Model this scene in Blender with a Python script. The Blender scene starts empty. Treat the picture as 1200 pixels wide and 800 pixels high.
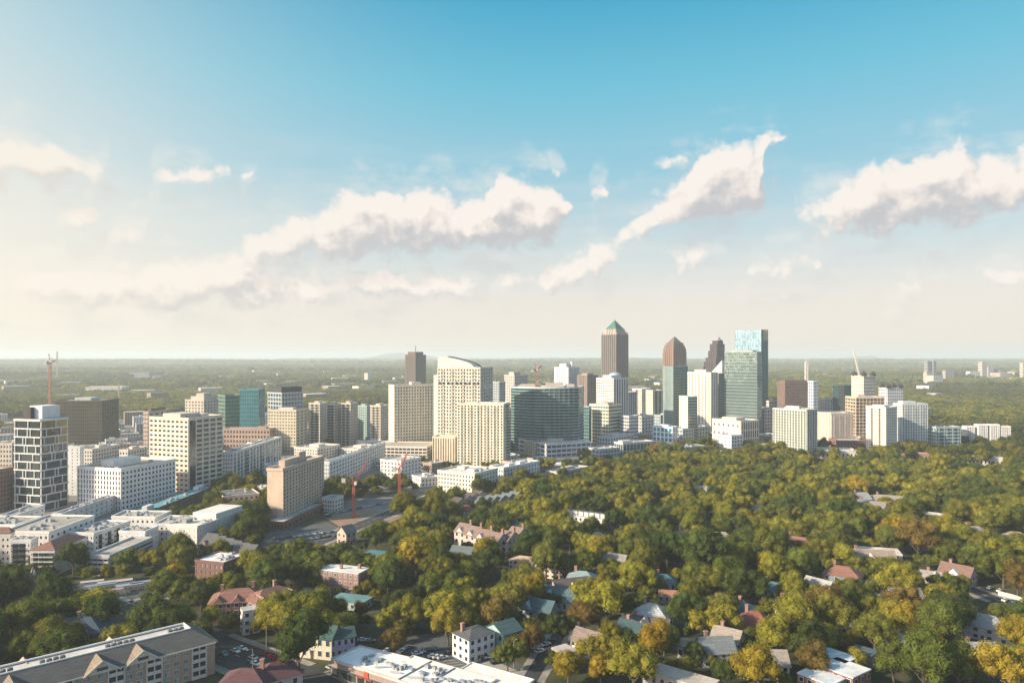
import bpy, bmesh, math, random
from mathutils import Vector, noise, Matrix
R=math.radians
random.seed(7)
sc=bpy.context.scene
F=857.0; HZ=418.0; CAMZ=120.0
# ------------------------------------------------------------------ camera
cam=bpy.data.objects.new('camera',bpy.data.cameras.new('camera'))
sc.collection.objects.link(cam); sc.camera=cam
cam.location=(0,0,CAMZ); cam.rotation_euler=(R(90),0,0)
cam.data.sensor_width=36; cam.data.lens=F/1200*36
cam.data.shift_y=(HZ-400)/1200
cam.data.clip_start=1; cam.data.clip_end=120000
# ------------------------------------------------------------------ light
SUN_EL=R(25); SX,SY=-0.93,-0.37        # horizontal direction towards the sun: left, slightly behind the camera
sv=Vector((SX,SY,0)).normalized()*math.cos(SUN_EL); sv.z=math.sin(SUN_EL)
sl=bpy.data.lights.new('sun','SUN'); sl.energy=5.0; sl.angle=R(0.6); sl.color=(1.0,0.84,0.61)
so=bpy.data.objects.new('sun',sl); sc.collection.objects.link(so)
so.rotation_euler=sv.to_track_quat('Z','Y').to_euler()
sc.view_settings.view_transform='Standard'; sc.view_settings.look='None'
sc.view_settings.gamma=1; sc.view_settings.use_curve_mapping=False
sc.view_settings.exposure=0.85
try: sc.cycles.use_denoising=True
except Exception: pass
sc.cycles.max_bounces=5; sc.cycles.diffuse_bounces=2; sc.cycles.glossy_bounces=2; sc.cycles.transmission_bounces=2
sc.cycles.volume_bounces=1; sc.cycles.transparent_max_bounces=4
# ------------------------------------------------------------------ node helper
class NT:
    def __init__(s,nt): s.nt=nt
    def n(s,t,**kw):
        nd=s.nt.nodes.new(t)
        for k,v in kw.items():
            if k.startswith('i_'):
                k=k[2:]; k=int(k) if k.isdigit() else k.replace('_',' ')
                if isinstance(v,bpy.types.NodeSocket): s.nt.links.new(v,nd.inputs[k])
                else: nd.inputs[k].default_value=v
            else: setattr(nd,k,v)
        return nd
    def link(s,a,b): s.nt.links.new(a,b)
    def math(s,op,a,b=None,c=None,clamp=False):
        nd=s.nt.nodes.new('ShaderNodeMath'); nd.operation=op; nd.use_clamp=clamp
        for i,v in enumerate((a,b,c)):
            if v is None: continue
            if isinstance(v,bpy.types.NodeSocket): s.nt.links.new(v,nd.inputs[i])
            else: nd.inputs[i].default_value=v
        return nd.outputs[0]
    def mix(s,f,a,b,bt='MIX'):
        nd=s.nt.nodes.new('ShaderNodeMix'); nd.data_type='RGBA'; nd.blend_type=bt
        for i,v in ((0,f),(6,a),(7,b)):
            if isinstance(v,bpy.types.NodeSocket): s.nt.links.new(v,nd.inputs[i])
            elif i==0: nd.inputs[0].default_value=v
            else: nd.inputs[i].default_value=(*v[:3],1)
        return nd.outputs[2]
    def mr(s,v,a,b,c=0.0,d=1.0,smooth=False):
        nd=s.nt.nodes.new('ShaderNodeMapRange'); nd.clamp=True
        if smooth: nd.interpolation_type='SMOOTHSTEP'
        s.nt.links.new(v,nd.inputs[0])
        for i,x in enumerate((a,b,c,d)): nd.inputs[i+1].default_value=x
        return nd.outputs[0]
# ------------------------------------------------------------------ world: sky with clouds by direction
w=bpy.data.worlds.new('World'); sc.world=w; w.use_nodes=True
w.node_tree.nodes.clear(); N=NT(w.node_tree)
tc=N.n('ShaderNodeTexCoord').outputs['Generated']
sky=N.n('ShaderNodeTexSky',sky_type='NISHITA',sun_disc=False,sun_elevation=SUN_EL,sun_rotation=math.atan2(SX,SY)%(2*math.pi),altitude=300,air_density=1.0,dust_density=2.0,ozone_density=2.0)
N.link(tc,sky.inputs[0]) if len(sky.inputs) else None
sep=N.n('ShaderNodeSeparateXYZ',i_0=tc)
az=N.math('ARCTAN2',sep.outputs[0],sep.outputs[1])          # 0 = straight ahead, negative = left
el=N.math('ARCSINE',sep.outputs[2])
def AE(x,y):                                                # photo pixel -> azimuth, elevation (rad)
    u=(x-600)/F; v=(HZ-y)/F
    return math.atan(u), math.atan(v/math.sqrt(1+u*u))
# clear sky: teal overhead, pale and creamy to the left and low down
Ce=N.n('ShaderNodeValToRGB'); cr=Ce.color_ramp
N.link(N.mr(el,0.0,0.62),Ce.inputs[0])
stops=[(0.0,(.90,.78,.67)),(0.12,(.84,.76,.68)),(0.22,(.64,.71,.70)),(0.40,(.30,.58,.69)),(0.57,(.15,.53,.68)),(0.73,(.050,.40,.61)),(1.0,(.02,.29,.50))]
cr.elements[0].position=0; cr.elements[0].color=(*stops[0][1],1)
cr.elements[1].position=1; cr.elements[1].color=(*stops[-1][1],1)
for p,c in stops[1:-1]:
    e=cr.elements.new(p); e.color=(*c,1)
leftw=N.mr(az,R(-40),R(4),1.0,0.0)
leftw2=N.math('MULTIPLY',N.math('POWER',leftw,2.1),N.mr(el,R(10),R(27),1.0,.55))
rightw=N.mr(az,R(0),R(60),0.0,1.0,smooth=True)
skyc=N.mix(N.math('MULTIPLY',leftw2,0.90),Ce.outputs[0],(.90,.86,.77))
# the lowest left corner glows cream yellow
lowleft=N.math('MULTIPLY',N.mr(az,R(-40),R(-12),1,0,smooth=True),N.mr(el,0,R(22),1,0,smooth=True))
skyc=N.mix(N.math('MULTIPLY',lowleft,.5),skyc,(1.0,.87,.66))
skyt=N.mix(1.0,sky.outputs[0],(0.20,0.20,0.205),'MULTIPLY')
behind=N.mr(sep.outputs[1],-0.5,0.2)
base=N.mix(N.math('MULTIPLY',behind,0.9),skyt,skyc)
# clouds
layers=[
[(-60,158,236),(0,163,233),(30,160,226),(60,165,224),(90,180,222),(120,192,218),(135,220,200),(240,330,250),(255,300,325),(280,285,318),(330,256,312),(350,250,310),(400,230,308),(430,216,306),(460,217,305),(480,224,304),(505,212,303),(530,222,300),(548,226,298),(575,212,296),(595,204,294),(630,206,292),(650,218,285),(664,232,262),(676,270,235),(712,300,260),(722,284,292),(740,262,286),(760,236,280),(780,220,276),(800,205,268),(812,190,266),(826,170,262),(845,160,262),(860,164,265),(878,160,262),(890,160,250),(900,155,190),(912,160,178),(922,200,150),(932,262,235),(945,240,262),(970,222,268),(1000,205,275),(1030,195,278),(1050,192,275),(1080,185,272),(1100,172,270),(1115,162,266),(1125,158,265),(1140,172,262),(1155,185,258),(1175,184,255),(1200,176,248),(1260,170,245)],
[(-60,325,365),(0,318,362),(40,312,362),(90,306,364),(140,310,364),(200,305,365),(250,298,364),(300,304,362),(336,312,360),(352,320,358),(380,325,355),(420,320,354),(470,320,352),(520,320,350),(550,322,345),(570,338,325),(598,324,338),(620,315,337),(650,303,338),(680,295,332),(700,290,322),(720,292,308),(735,310,285),(776,306,280),(786,290,306),(810,285,307),(835,286,300),(848,305,280),(865,325,300),(875,306,322),(895,300,328),(915,302,327),(935,300,318),(955,303,311),(968,330,290),(1140,340,300),(1150,318,328),(1175,312,333),(1200,312,330),(1260,312,330)],
[(-60,300,255),(55,300,235),(68,256,270),(92,249,271),(112,256,268),(122,280,262),(130,268,290),(150,263,292),(170,270,288),(177,245,210),(184,202,214),(200,195,215),(225,189,216),(250,189,213),(268,198,208),(276,225,195),(287,205,213),(297,206,212),(306,230,180),(638,230,175),(646,197,208),(656,198,208),(664,230,190),(688,245,205),(697,220,234),(705,218,234),(714,223,232),(724,250,205),(756,215,175),(768,187,198),(785,183,196),(803,180,189),(812,210,160),(1030,365,315),(1045,332,341),(1070,331,342),(1085,365,315),(1260,370,310)]]
g=bpy.data.node_groups.new('cloud_field','ShaderNodeTree')
g.interface.new_socket('P',in_out='INPUT',socket_type='NodeSocketVector'); g.interface.new_socket('F',in_out='OUTPUT',socket_type='NodeSocketFloat')
G=NT(g); gi=G.n('NodeGroupInput').outputs[0]; go=G.n('NodeGroupOutput')
wn=G.n('ShaderNodeTexNoise',i_Vector=gi,i_Scale=19.0,i_Detail=5.0,noise_dimensions='2D')
wv=G.n('ShaderNodeVectorMath',operation='SUBTRACT',i_0=wn.outputs['Color'],i_1=(.5,.5,.5))
wv=G.n('ShaderNodeVectorMath',operation='SCALE',i_0=wv.outputs[0]); wv.inputs['Scale'].default_value=0.032
pw=G.n('ShaderNodeVectorMath',operation='ADD',i_0=gi,i_1=wv.outputs[0])
flat=G.n('ShaderNodeVectorMath',operation='MULTIPLY',i_0=pw.outputs[0],i_1=(1,1,0))
sepc=G.n('ShaderNodeSeparateXYZ',i_0=pw.outputs[0]); AZ0,AZR,ELR=0.75,1.5,0.40
an=G.math('DIVIDE',G.math('ADD',sepc.outputs[0],AZ0),AZR)
def curve(pts):
    c=G.n('ShaderNodeFloatCurve',i_Value=an); cu=c.mapping.curves[0]
    vals=[]
    for x,y in pts:
        a,e=AE(x,y); vals.append(((a+AZ0)/AZR,e/ELR))
    cu.points[0].location=(0,vals[0][1]); cu.points[1].location=(1,vals[-1][1])
    for v in vals: cu.points.new(*v)
    for p_ in cu.points: p_.handle_type='AUTO_CLAMPED'
    c.mapping.update(); return G.math('MULTIPLY',c.outputs[0],ELR)
acc=None
for L_ in layers:
    tp=curve([(x,t) for x,t,b_ in L_]); bt=curve([(x,b_) for x,t,b_ in L_])
    l=G.math('MINIMUM',G.math('SUBTRACT',tp,sepc.outputs[1]),G.math('MULTIPLY',G.math('SUBTRACT',sepc.outputs[1],bt),0.75))
    acc=l if acc is None else G.math('MAXIMUM',acc,l)
acc=G.math('SUBTRACT',1.0,G.math('MINIMUM',G.math('DIVIDE',acc,0.017),1.5))
n1=G.n('ShaderNodeTexNoise',i_Vector=gi,i_Scale=21.0,i_Detail=10.0,i_Roughness=0.60,noise_dimensions='2D').outputs['Fac']
vo=G.n('ShaderNodeTexVoronoi',i_Vector=pw.outputs[0],i_Scale=30.0,voronoi_dimensions='2D')
vo2=G.n('ShaderNodeTexVoronoi',i_Vector=pw.outputs[0],i_Scale=75.0,voronoi_dimensions='2D')
f=G.math('ADD',G.math('SUBTRACT',1.0,acc),0.10)
f=G.math('ADD',f,G.math('MULTIPLY',G.math('SUBTRACT',n1,.5),2.5))
f=G.math('SUBTRACT',f,G.math('MULTIPLY',G.math('SUBTRACT',vo.outputs[0],.35),0.95))
f=G.math('SUBTRACT',f,G.math('MULTIPLY',G.math('SUBTRACT',vo2.outputs[0],.35),0.50))
G.link(f,go.inputs[0])
cp=N.n('ShaderNodeCombineXYZ',i_0=az,i_1=el,i_2=0.3).outputs[0]
def field(off):
    v=N.n('ShaderNodeVectorMath',operation='ADD',i_0=cp,i_1=off).outputs[0] if off else cp
    nd=N.n('ShaderNodeGroup'); nd.node_tree=g; N.link(v,nd.inputs[0]); return nd.outputs[0]
f0=field(None); f1=field((-0.010,0.016,0)); f2=field((0.0,0.045,0))
soft=N.mr(az,R(-40),R(0),1.05,0.78)
alpha=N.n('ShaderNodeMapRange',interpolation_type='SMOOTHSTEP'); N.link(f0,alpha.inputs[0]); alpha.inputs[1].default_value=-0.22; N.link(soft,alpha.inputs[2])
al=alpha.outputs[0]
frontm=N.mr(sep.outputs[1],0.15,0.4)
al=N.math('MULTIPLY',N.math('MULTIPLY',al,frontm),N.mr(az,R(-40),R(-5),0.80,0.96))
hal=N.n('ShaderNodeTexNoise',i_Vector=N.n('ShaderNodeMapping',i_Vector=cp,i_Scale=(9,22,1)).outputs[0],i_Scale=1.0,i_Detail=8.0,i_Roughness=.62,noise_dimensions='2D').outputs['Fac']
halo=N.math('MULTIPLY',N.math('MULTIPLY',N.mr(f0,-2.6,0.0,0,1,smooth=True),N.mr(hal,.42,.70,0,.42,smooth=True)),frontm)
al=N.math('MAXIMUM',al,halo)
lit=N.math('ADD',0.72,N.math('MULTIPLY',N.math('SUBTRACT',f0,f1),0.62),clamp=True)
body=N.math('SUBTRACT',f2,0.1); lit=N.math('SUBTRACT',lit,N.math('MULTIPLY',N.mr(f2,0.1,1.3),0.50),clamp=True)
cc=N.n('ShaderNodeValToRGB'); N.link(lit,cc.inputs[0]); r=cc.color_ramp
r.elements[0].position=0.0; r.elements[0].color=(.55,.55,.57,1)
r.elements[1].position=1.0; r.elements[1].color=(.96,.88,.81,1)
e=r.elements.new(.35); e.color=(.66,.63,.63,1)
e=r.elements.new(.65); e.color=(.84,.76,.71,1)
cloudc=N.mix(N.math('MULTIPLY',leftw2,0.62),cc.outputs[0],(.93,.84,.70))
# thin high veils low in the sky
mp=N.n('ShaderNodeMapping',i_Vector=cp,i_Scale=(4,26,1))
vn=N.n('ShaderNodeTexNoise',i_Vector=mp.outputs[0],i_Scale=1.4,i_Detail=6.0).outputs['Fac']
veil=N.math('MULTIPLY',N.mr(vn,.45,.75,0,.35),N.math('MULTIPLY',N.mr(el,R(1),R(4)),N.mr(el,R(9),R(18),1,0)))
base=N.mix(veil,base,(.86,.80,.74))
col=N.mix(al,base,cloudc)
ground_half=N.mr(sep.outputs[2],-0.02,0.0)
col=N.mix(ground_half,(.30,.33,.30),col)
bg=N.n('ShaderNodeBackground',i_Color=col,i_Strength=0.15)
# Background strength stays in the physical range; the sky colour is lifted to radiance units here
sc2=N.n('ShaderNodeVectorMath',operation='SCALE',i_0=col); sc2.inputs['Scale'].default_value=3.8
N.link(sc2.outputs[0],bg.inputs[0])
N.link(bg.outputs[0],N.n('ShaderNodeOutputWorld').inputs[0])
w.cycles.sampling_method='MANUAL'; w.cycles.sample_map_resolution=512

# ------------------------------------------------------------------ materials
MATS={}
def mat_new(name):
    m=bpy.data.materials.new(name); m.use_nodes=True; m.node_tree.nodes.clear(); return m,NT(m.node_tree)
def wallm(c,rough=.85,var=.12,scale=.12,name='plaster'):
    l_=.3*c[0]+.6*c[1]+.1*c[2]; c=tuple(x*.74+l_*.26 for x in c)
    key=('w',tuple(round(x,3) for x in c),rough,var,scale)
    if key in MATS: return MATS[key]
    m,n=mat_new(name); geo=n.n('ShaderNodeNewGeometry')
    a=n.n('ShaderNodeTexNoise',i_Vector=geo.outputs['Position'],i_Scale=scale,i_Detail=5.0,i_Roughness=.65)
    mp=n.n('ShaderNodeMapping',i_Vector=geo.outputs['Position'],i_Scale=(1.2,1.2,.08))
    b=n.n('ShaderNodeTexNoise',i_Vector=mp.outputs[0],i_Scale=1.0,i_Detail=3.0)
    v=n.math('ADD',n.mr(a.outputs['Fac'],.3,.7,1-var,1+var),n.mr(b.outputs['Fac'],.3,.7,-var*.6,var*.6))
    col=n.mix(1.0,c,n.n('ShaderNodeCombineColor',i_0=v,i_1=v,i_2=v).outputs[0],'MULTIPLY')
    p=n.n('ShaderNodeBsdfPrincipled',i_Roughness=rough); n.link(col,p.inputs['Base Color']); p.inputs['Specular IOR Level'].default_value=.25
    n.link(p.outputs[0],n.n('ShaderNodeOutputMaterial').inputs[0]); MATS[key]=m; return m
def roofm(c,name='roof_membrane',var=.3):
    key=('r',tuple(round(x,3) for x in c),var)
    if key in MATS: return MATS[key]
    m,n=mat_new(name); geo=n.n('ShaderNodeNewGeometry')
    a=n.n('ShaderNodeTexNoise',i_Vector=geo.outputs['Position'],i_Scale=.16,i_Detail=7.0,i_Roughness=.7)
    b=n.n('ShaderNodeTexVoronoi',i_Vector=geo.outputs['Position'],i_Scale=.11)
    v=n.math('ADD',n.mr(a.outputs['Fac'],.3,.7,1-var,1+var*.5),n.mr(n.n('ShaderNodeSeparateColor',i_0=b.outputs['Color']).outputs[0],0,1,-.1,.08))
    col=n.mix(1.0,c,n.n('ShaderNodeCombineColor',i_0=v,i_1=v,i_2=v).outputs[0],'MULTIPLY')
    p=n.n('ShaderNodeBsdfPrincipled',i_Roughness=.9); n.link(col,p.inputs['Base Color']); p.inputs['Specular IOR Level'].default_value=.2
    n.link(p.outputs[0],n.n('ShaderNodeOutputMaterial').inputs[0]); MATS[key]=m; return m
def shingle(c,name='shingle'):
    l_=.3*c[0]+.6*c[1]+.1*c[2]; c=tuple((x*.70+l_*.30)*.66 for x in c)
    key=('s',tuple(round(x,3) for x in c))
    if key in MATS: return MATS[key]
    m,n=mat_new(name); geo=n.n('ShaderNodeNewGeometry')
    a=n.n('ShaderNodeTexNoise',i_Vector=geo.outputs['Position'],i_Scale=1.3,i_Detail=4.0,i_Roughness=.8)
    mp=n.n('ShaderNodeMapping',i_Vector=geo.outputs['Position'],i_Scale=(.2,.2,3.2))
    b=n.n('ShaderNodeTexNoise',i_Vector=mp.outputs[0],i_Scale=1.0,i_Detail=2.0)
    v=n.math('ADD',n.mr(a.outputs['Fac'],.25,.75,.65,1.3),n.mr(b.outputs['Fac'],.3,.7,-.22,.22))
    col=n.mix(1.0,c,n.n('ShaderNodeCombineColor',i_0=v,i_1=v,i_2=v).outputs[0],'MULTIPLY')
    p=n.n('ShaderNodeBsdfPrincipled',i_Roughness=.85); n.link(col,p.inputs['Base Color'])
    n.link(p.outputs[0],n.n('ShaderNodeOutputMaterial').inputs[0]); MATS[key]=m; return m
def glassm(c,c2=None,rough=.12,spec=.8,name='window_glass',metal=0.0):
    c2=c2 or tuple(x*2.2+.02 for x in c)
    key=('g',c,c2,rough,metal)
    if key in MATS: return MATS[key]
    m,n=mat_new(name)
    geo=n.n('ShaderNodeNewGeometry'); oi=n.n('ShaderNodeObjectInfo')
    rnd=n.math('FRACT',n.math('ADD',geo.outputs['Random Per Island'],oi.outputs['Random']))
    nz=n.n('ShaderNodeTexNoise',i_Vector=geo.outputs['Position'],i_Scale=.045,i_Detail=3.0)
    sn=n.n('ShaderNodeVectorMath',operation='SNAP',i_0=geo.outputs['Position'],i_1=(3.3,3.3,3.6)); wno=n.n('ShaderNodeTexWhiteNoise',noise_dimensions='3D',i_Vector=sn.outputs[0])
    f=n.math('ADD',n.math('ADD',n.math('MULTIPLY',n.math('POWER',wno.outputs['Value'],3.0),.28),n.math('MULTIPLY',n.math('POWER',rnd,4.0),.7)),n.mr(nz.outputs['Fac'],.4,.75,0,.45),clamp=True)
    col=n.mix(f,c,c2)
    p=n.n('ShaderNodeBsdfPrincipled',i_Roughness=rough,i_Metallic=metal); n.link(col,p.inputs['Base Color']); p.inputs['Specular IOR Level'].default_value=spec
    nb=n.n('ShaderNodeTexNoise',i_Vector=geo.outputs['Position'],i_Scale=.35,i_Detail=1.0)
    bp=n.n('ShaderNodeBump',i_Strength=.25,i_Distance=.25); n.link(nb.outputs['Fac'],bp.inputs['Height'])
    wo=n.n('ShaderNodeVectorMath',operation='SUBTRACT',i_0=wno.outputs['Color'],i_1=(.5,.5,.5)); ws=n.n('ShaderNodeVectorMath',operation='SCALE',i_0=wo.outputs[0]); ws.inputs['Scale'].default_value=.045
    na=n.n('ShaderNodeVectorMath',operation='ADD',i_0=bp.outputs[0],i_1=ws.outputs[0]); nn_=n.n('ShaderNodeVectorMath',operation='NORMALIZE',i_0=na.outputs[0]); n.link(nn_.outputs[0],p.inputs['Normal'])
    n.link(p.outputs[0],n.n('ShaderNodeOutputMaterial').inputs[0]); MATS[key]=m; return m
def paint(c,rough=.4,metal=0,name='paint'):
    key=('p',c,rough,metal)
    if key in MATS: return MATS[key]
    m,n=mat_new(name); oi=n.n('ShaderNodeNewGeometry')
    a=n.n('ShaderNodeTexNoise',i_Vector=oi.outputs['Position'],i_Scale=1.5,i_Detail=3.0)
    v=n.mr(a.outputs['Fac'],.3,.7,.85,1.12)
    col=n.mix(1.0,c,n.n('ShaderNodeCombineColor',i_0=v,i_1=v,i_2=v).outputs[0],'MULTIPLY')
    p=n.n('ShaderNodeBsdfPrincipled',i_Roughness=rough,i_Metallic=metal); n.link(col,p.inputs['Base Color'])
    n.link(p.outputs[0],n.n('ShaderNodeOutputMaterial').inputs[0]); MATS[key]=m; return m
DKG=glassm((.010,.022,.028),(.05,.075,.085),.15,.5); TEAL=glassm((.008,.055,.062),(.03,.13,.14),.09,1.0); BLUEG=glassm((.015,.05,.075),(.08,.16,.2),.12,1.0)
GREENG=glassm((.02,.07,.06),(.10,.19,.15),.1,1.0); GOLD=glassm((.10,.07,.02),(.35,.25,.08),.15,1.0); SKYG=glassm((.14,.27,.38),(.26,.40,.50),.08,1.0,metal=.35)  # gold and sky blue: reflected light put into the glass colours
SMOKE=glassm((.03,.028,.022),(.09,.075,.045),.1,1.0)
WHITE=(.70,.69,.67); CREAM=(.66,.57,.43); BEIGE=(.50,.41,.31); TAN=(.48,.35,.25); BROWN=(.17,.105,.075); GREY=(.34,.34,.35); BRICK=(.27,.10,.07); PINK=(.58,.40,.33); COOL=(.55,.60,.62); PALE=(.60,.56,.50)
DARK=(.05,.05,.055)

# ------------------------------------------------------------------ geometry helpers
C=sc.collection
class MB:
    def __init__(s): s.v=[]; s.f=[]
    def add(s,vs,fs):
        b=len(s.v); s.v+= [tuple(v) for v in vs]; s.f+=[tuple(b+i for i in f) for f in fs]
    def box(s,c,sz,ang=0,bottom=True):
        cx,cy,cz=c; a,b,h=sz[0]/2,sz[1]/2,sz[2]/2; ca,sa=math.cos(ang),math.sin(ang)
        vs=[(cx+x*ca-y*sa,cy+x*sa+y*ca,cz+z) for z in (-h,h) for x,y in ((-a,-b),(a,-b),(a,b),(-a,b))]
        fs=[(4,5,6,7),(0,1,5,4),(1,2,6,5),(2,3,7,6),(3,0,4,7)]
        if bottom: fs.append((3,2,1,0))
        s.add(vs,fs)
    def prism(s,poly,z0,z1,cap=True):
        n=len(poly); vs=[(p[0],p[1],z0) for p in poly]+[(p[0],p[1],z1) for p in poly]
        fs=[(i,(i+1)%n,n+(i+1)%n,n+i) for i in range(n)]
        if cap: fs+= [tuple(range(n,2*n)),tuple(range(n-1,-1,-1))]
        s.add(vs,fs)
    def bar(s,p,q,w,h=None):
        p=Vector(p); q=Vector(q); d=(q-p); L=d.length
        if L<1e-6: return
        d/=L; up=Vector((0,0,1)) if abs(d.z)<.95 else Vector((0,1,0))
        x=d.cross(up).normalized(); y=x.cross(d); h=h or w
        vs=[]
        for o in (p,q):
            for a,b in ((-1,-1),(1,-1),(1,1),(-1,1)): vs.append(o+x*a*w/2+y*b*h/2)
        s.add(vs,[(0,1,5,4),(1,2,6,5),(2,3,7,6),(3,0,4,7),(4,5,6,7),(3,2,1,0)])
    def cyl(s,c,r0,r1,z0,z1,n=10):
        vs=[(c[0]+r0*math.cos(2*math.pi*i/n),c[1]+r0*math.sin(2*math.pi*i/n),z0) for i in range(n)]+[(c[0]+r1*math.cos(2*math.pi*i/n),c[1]+r1*math.sin(2*math.pi*i/n),z1) for i in range(n)]
        s.add(vs,[(i,(i+1)%n,n+(i+1)%n,n+i) for i in range(n)]+[tuple(range(n,2*n)),tuple(range(n-1,-1,-1))])
    def mesh(s,name,m):
        me=bpy.data.meshes.new(name); me.from_pydata(s.v,[],s.f); me.materials.append(m); me.update(); return me
    def build(s,name,m,parent=None,loc=(0,0,0),kind=None,label=None):
        o=bpy.data.objects.new(name,s.mesh(name,m)); C.objects.link(o); o.location=loc
        if parent is not None: o.parent=parent
        if kind: o['kind']=kind
        if label: o['label']=label
        return o
def inst(name,me,parent,loc,rz=0,scale=None):
    o=bpy.data.objects.new(name,me); C.objects.link(o); o.parent=parent; o.location=loc; o.rotation_euler=(0,0,rz)
    if scale: o.scale=scale
    return o
THINGS=[]       # (obj, world point) for labels
def thing(name,label,cat,loc,group=None,rz=0):
    o=bpy.data.objects.new(name,None); C.objects.link(o); o.location=loc; o.rotation_euler=(0,0,rz); o.empty_display_size=2
    if label: o['label']=label
    o['category']=cat
    if group: o['group']=group
    return o
def struct(o): o['kind']='structure'; return o
def gp(x,y,z=0.0):
    D=F*(CAMZ-z)/(y-HZ); return Vector(((x-600)/F*D,D,z))
def proj(p):
    return 600+F*p[0]/p[1], HZ+F*(CAMZ-p[2])/p[1]
def zat(y,D): return CAMZ-(y-HZ)/F*D
OCC=[]          # occupied footprints
CLEAR=[]        # (D, x0,y0,x1,y1) picture areas of building faces that nearer trees leave open
LM=[]           # landmarks (x,y,phrase)
def quad(xl,xc,xr,yb,th,rel=True):
    Cn=gp(xc,yb); u=(xc-600)/F
    t=R(th)+(math.atan(-u) if rel else 0); s,c=math.sin(t),math.cos(t)
    uL=(xl-600)/F; uR=(xr-600)/F
    a=(Cn.x-uL*Cn.y)/max(.12,(s+uL*c)); b=(uR*Cn.y-Cn.x)/max(.12,(c-uR*s))
    P=Vector((Cn.x,Cn.y)); L=P+Vector((-s,c))*a; Rr=P+Vector((c,s))*b
    return [P,Rr,L+Rr-P,L]
def ccw(poly):
    A=sum(poly[i][0]*poly[(i+1)%len(poly)][1]-poly[(i+1)%len(poly)][0]*poly[i][1] for i in range(len(poly)))
    return poly if A>0 else poly[::-1]
def scaled(poly,off):
    cx=sum(p[0] for p in poly)/len(poly); cy=sum(p[1] for p in poly)/len(poly); out=[]
    n=len(poly)
    for i in range(n):
        a=Vector(poly[i-1][:2]); b=Vector(poly[i][:2]); c=Vector(poly[(i+1)%n][:2])
        d1=(b-a).normalized(); d2=(c-b).normalized()
        n1=Vector((d1.y,-d1.x)); n2=Vector((d2.y,-d2.x)); m=(n1+n2)
        if m.length<1e-6: m=n1
        m.normalize(); k=off/max(.35,m.dot(n1)); out.append(b+m*k)
    return out
def facade(P,Q,z0,z1,cols,rows,fx,fz,dep,wall,sill=.5):
    """piers and spandrels standing proud of edge P->Q; returns window cells (centre, w, h, angle)"""
    d=(Q-P); L=d.length; d/=L; nrm=Vector((d.y,-d.x)); ang=math.atan2(d.y,d.x)
    cw=L/cols; ch=(z1-z0)/rows; pw=cw*(1-fx); sh=ch*(1-fz); H=z1-z0
    if fx<1:
        for i in range(cols+1):
            wdt=pw if 0<i<cols else pw*.5+.01
            off=cw*i if 0<i<cols else (wdt/2 if i==0 else L-wdt/2)
            c=P+d*off+nrm*(dep/2-.02); wall.box((c.x,c.y,z0+H/2),(wdt,dep,H),ang)
    if fz<1:
        for j in range(rows+1):
            hh=sh if 0<j<rows else sh*.5+.01
            off=ch*j if 0<j<rows else (hh/2 if j==0 else H-hh/2)
            c=P+d*(L/2)+nrm*(dep*.46-.02); wall.box((c.x,c.y,z0+off),(L-.05,dep*.92,hh),ang)
    cells=[]
    for j in range(rows):
        for i in range(cols):
            c=P+d*(cw*(i+.5))+nrm*.06
            cells.append((j,Vector((c.x,c.y,z0+ch*(j+.5))),cw*fx+.05 if fx<1 else cw-.12,ch*fz+.05,ang))
    return cells
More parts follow.
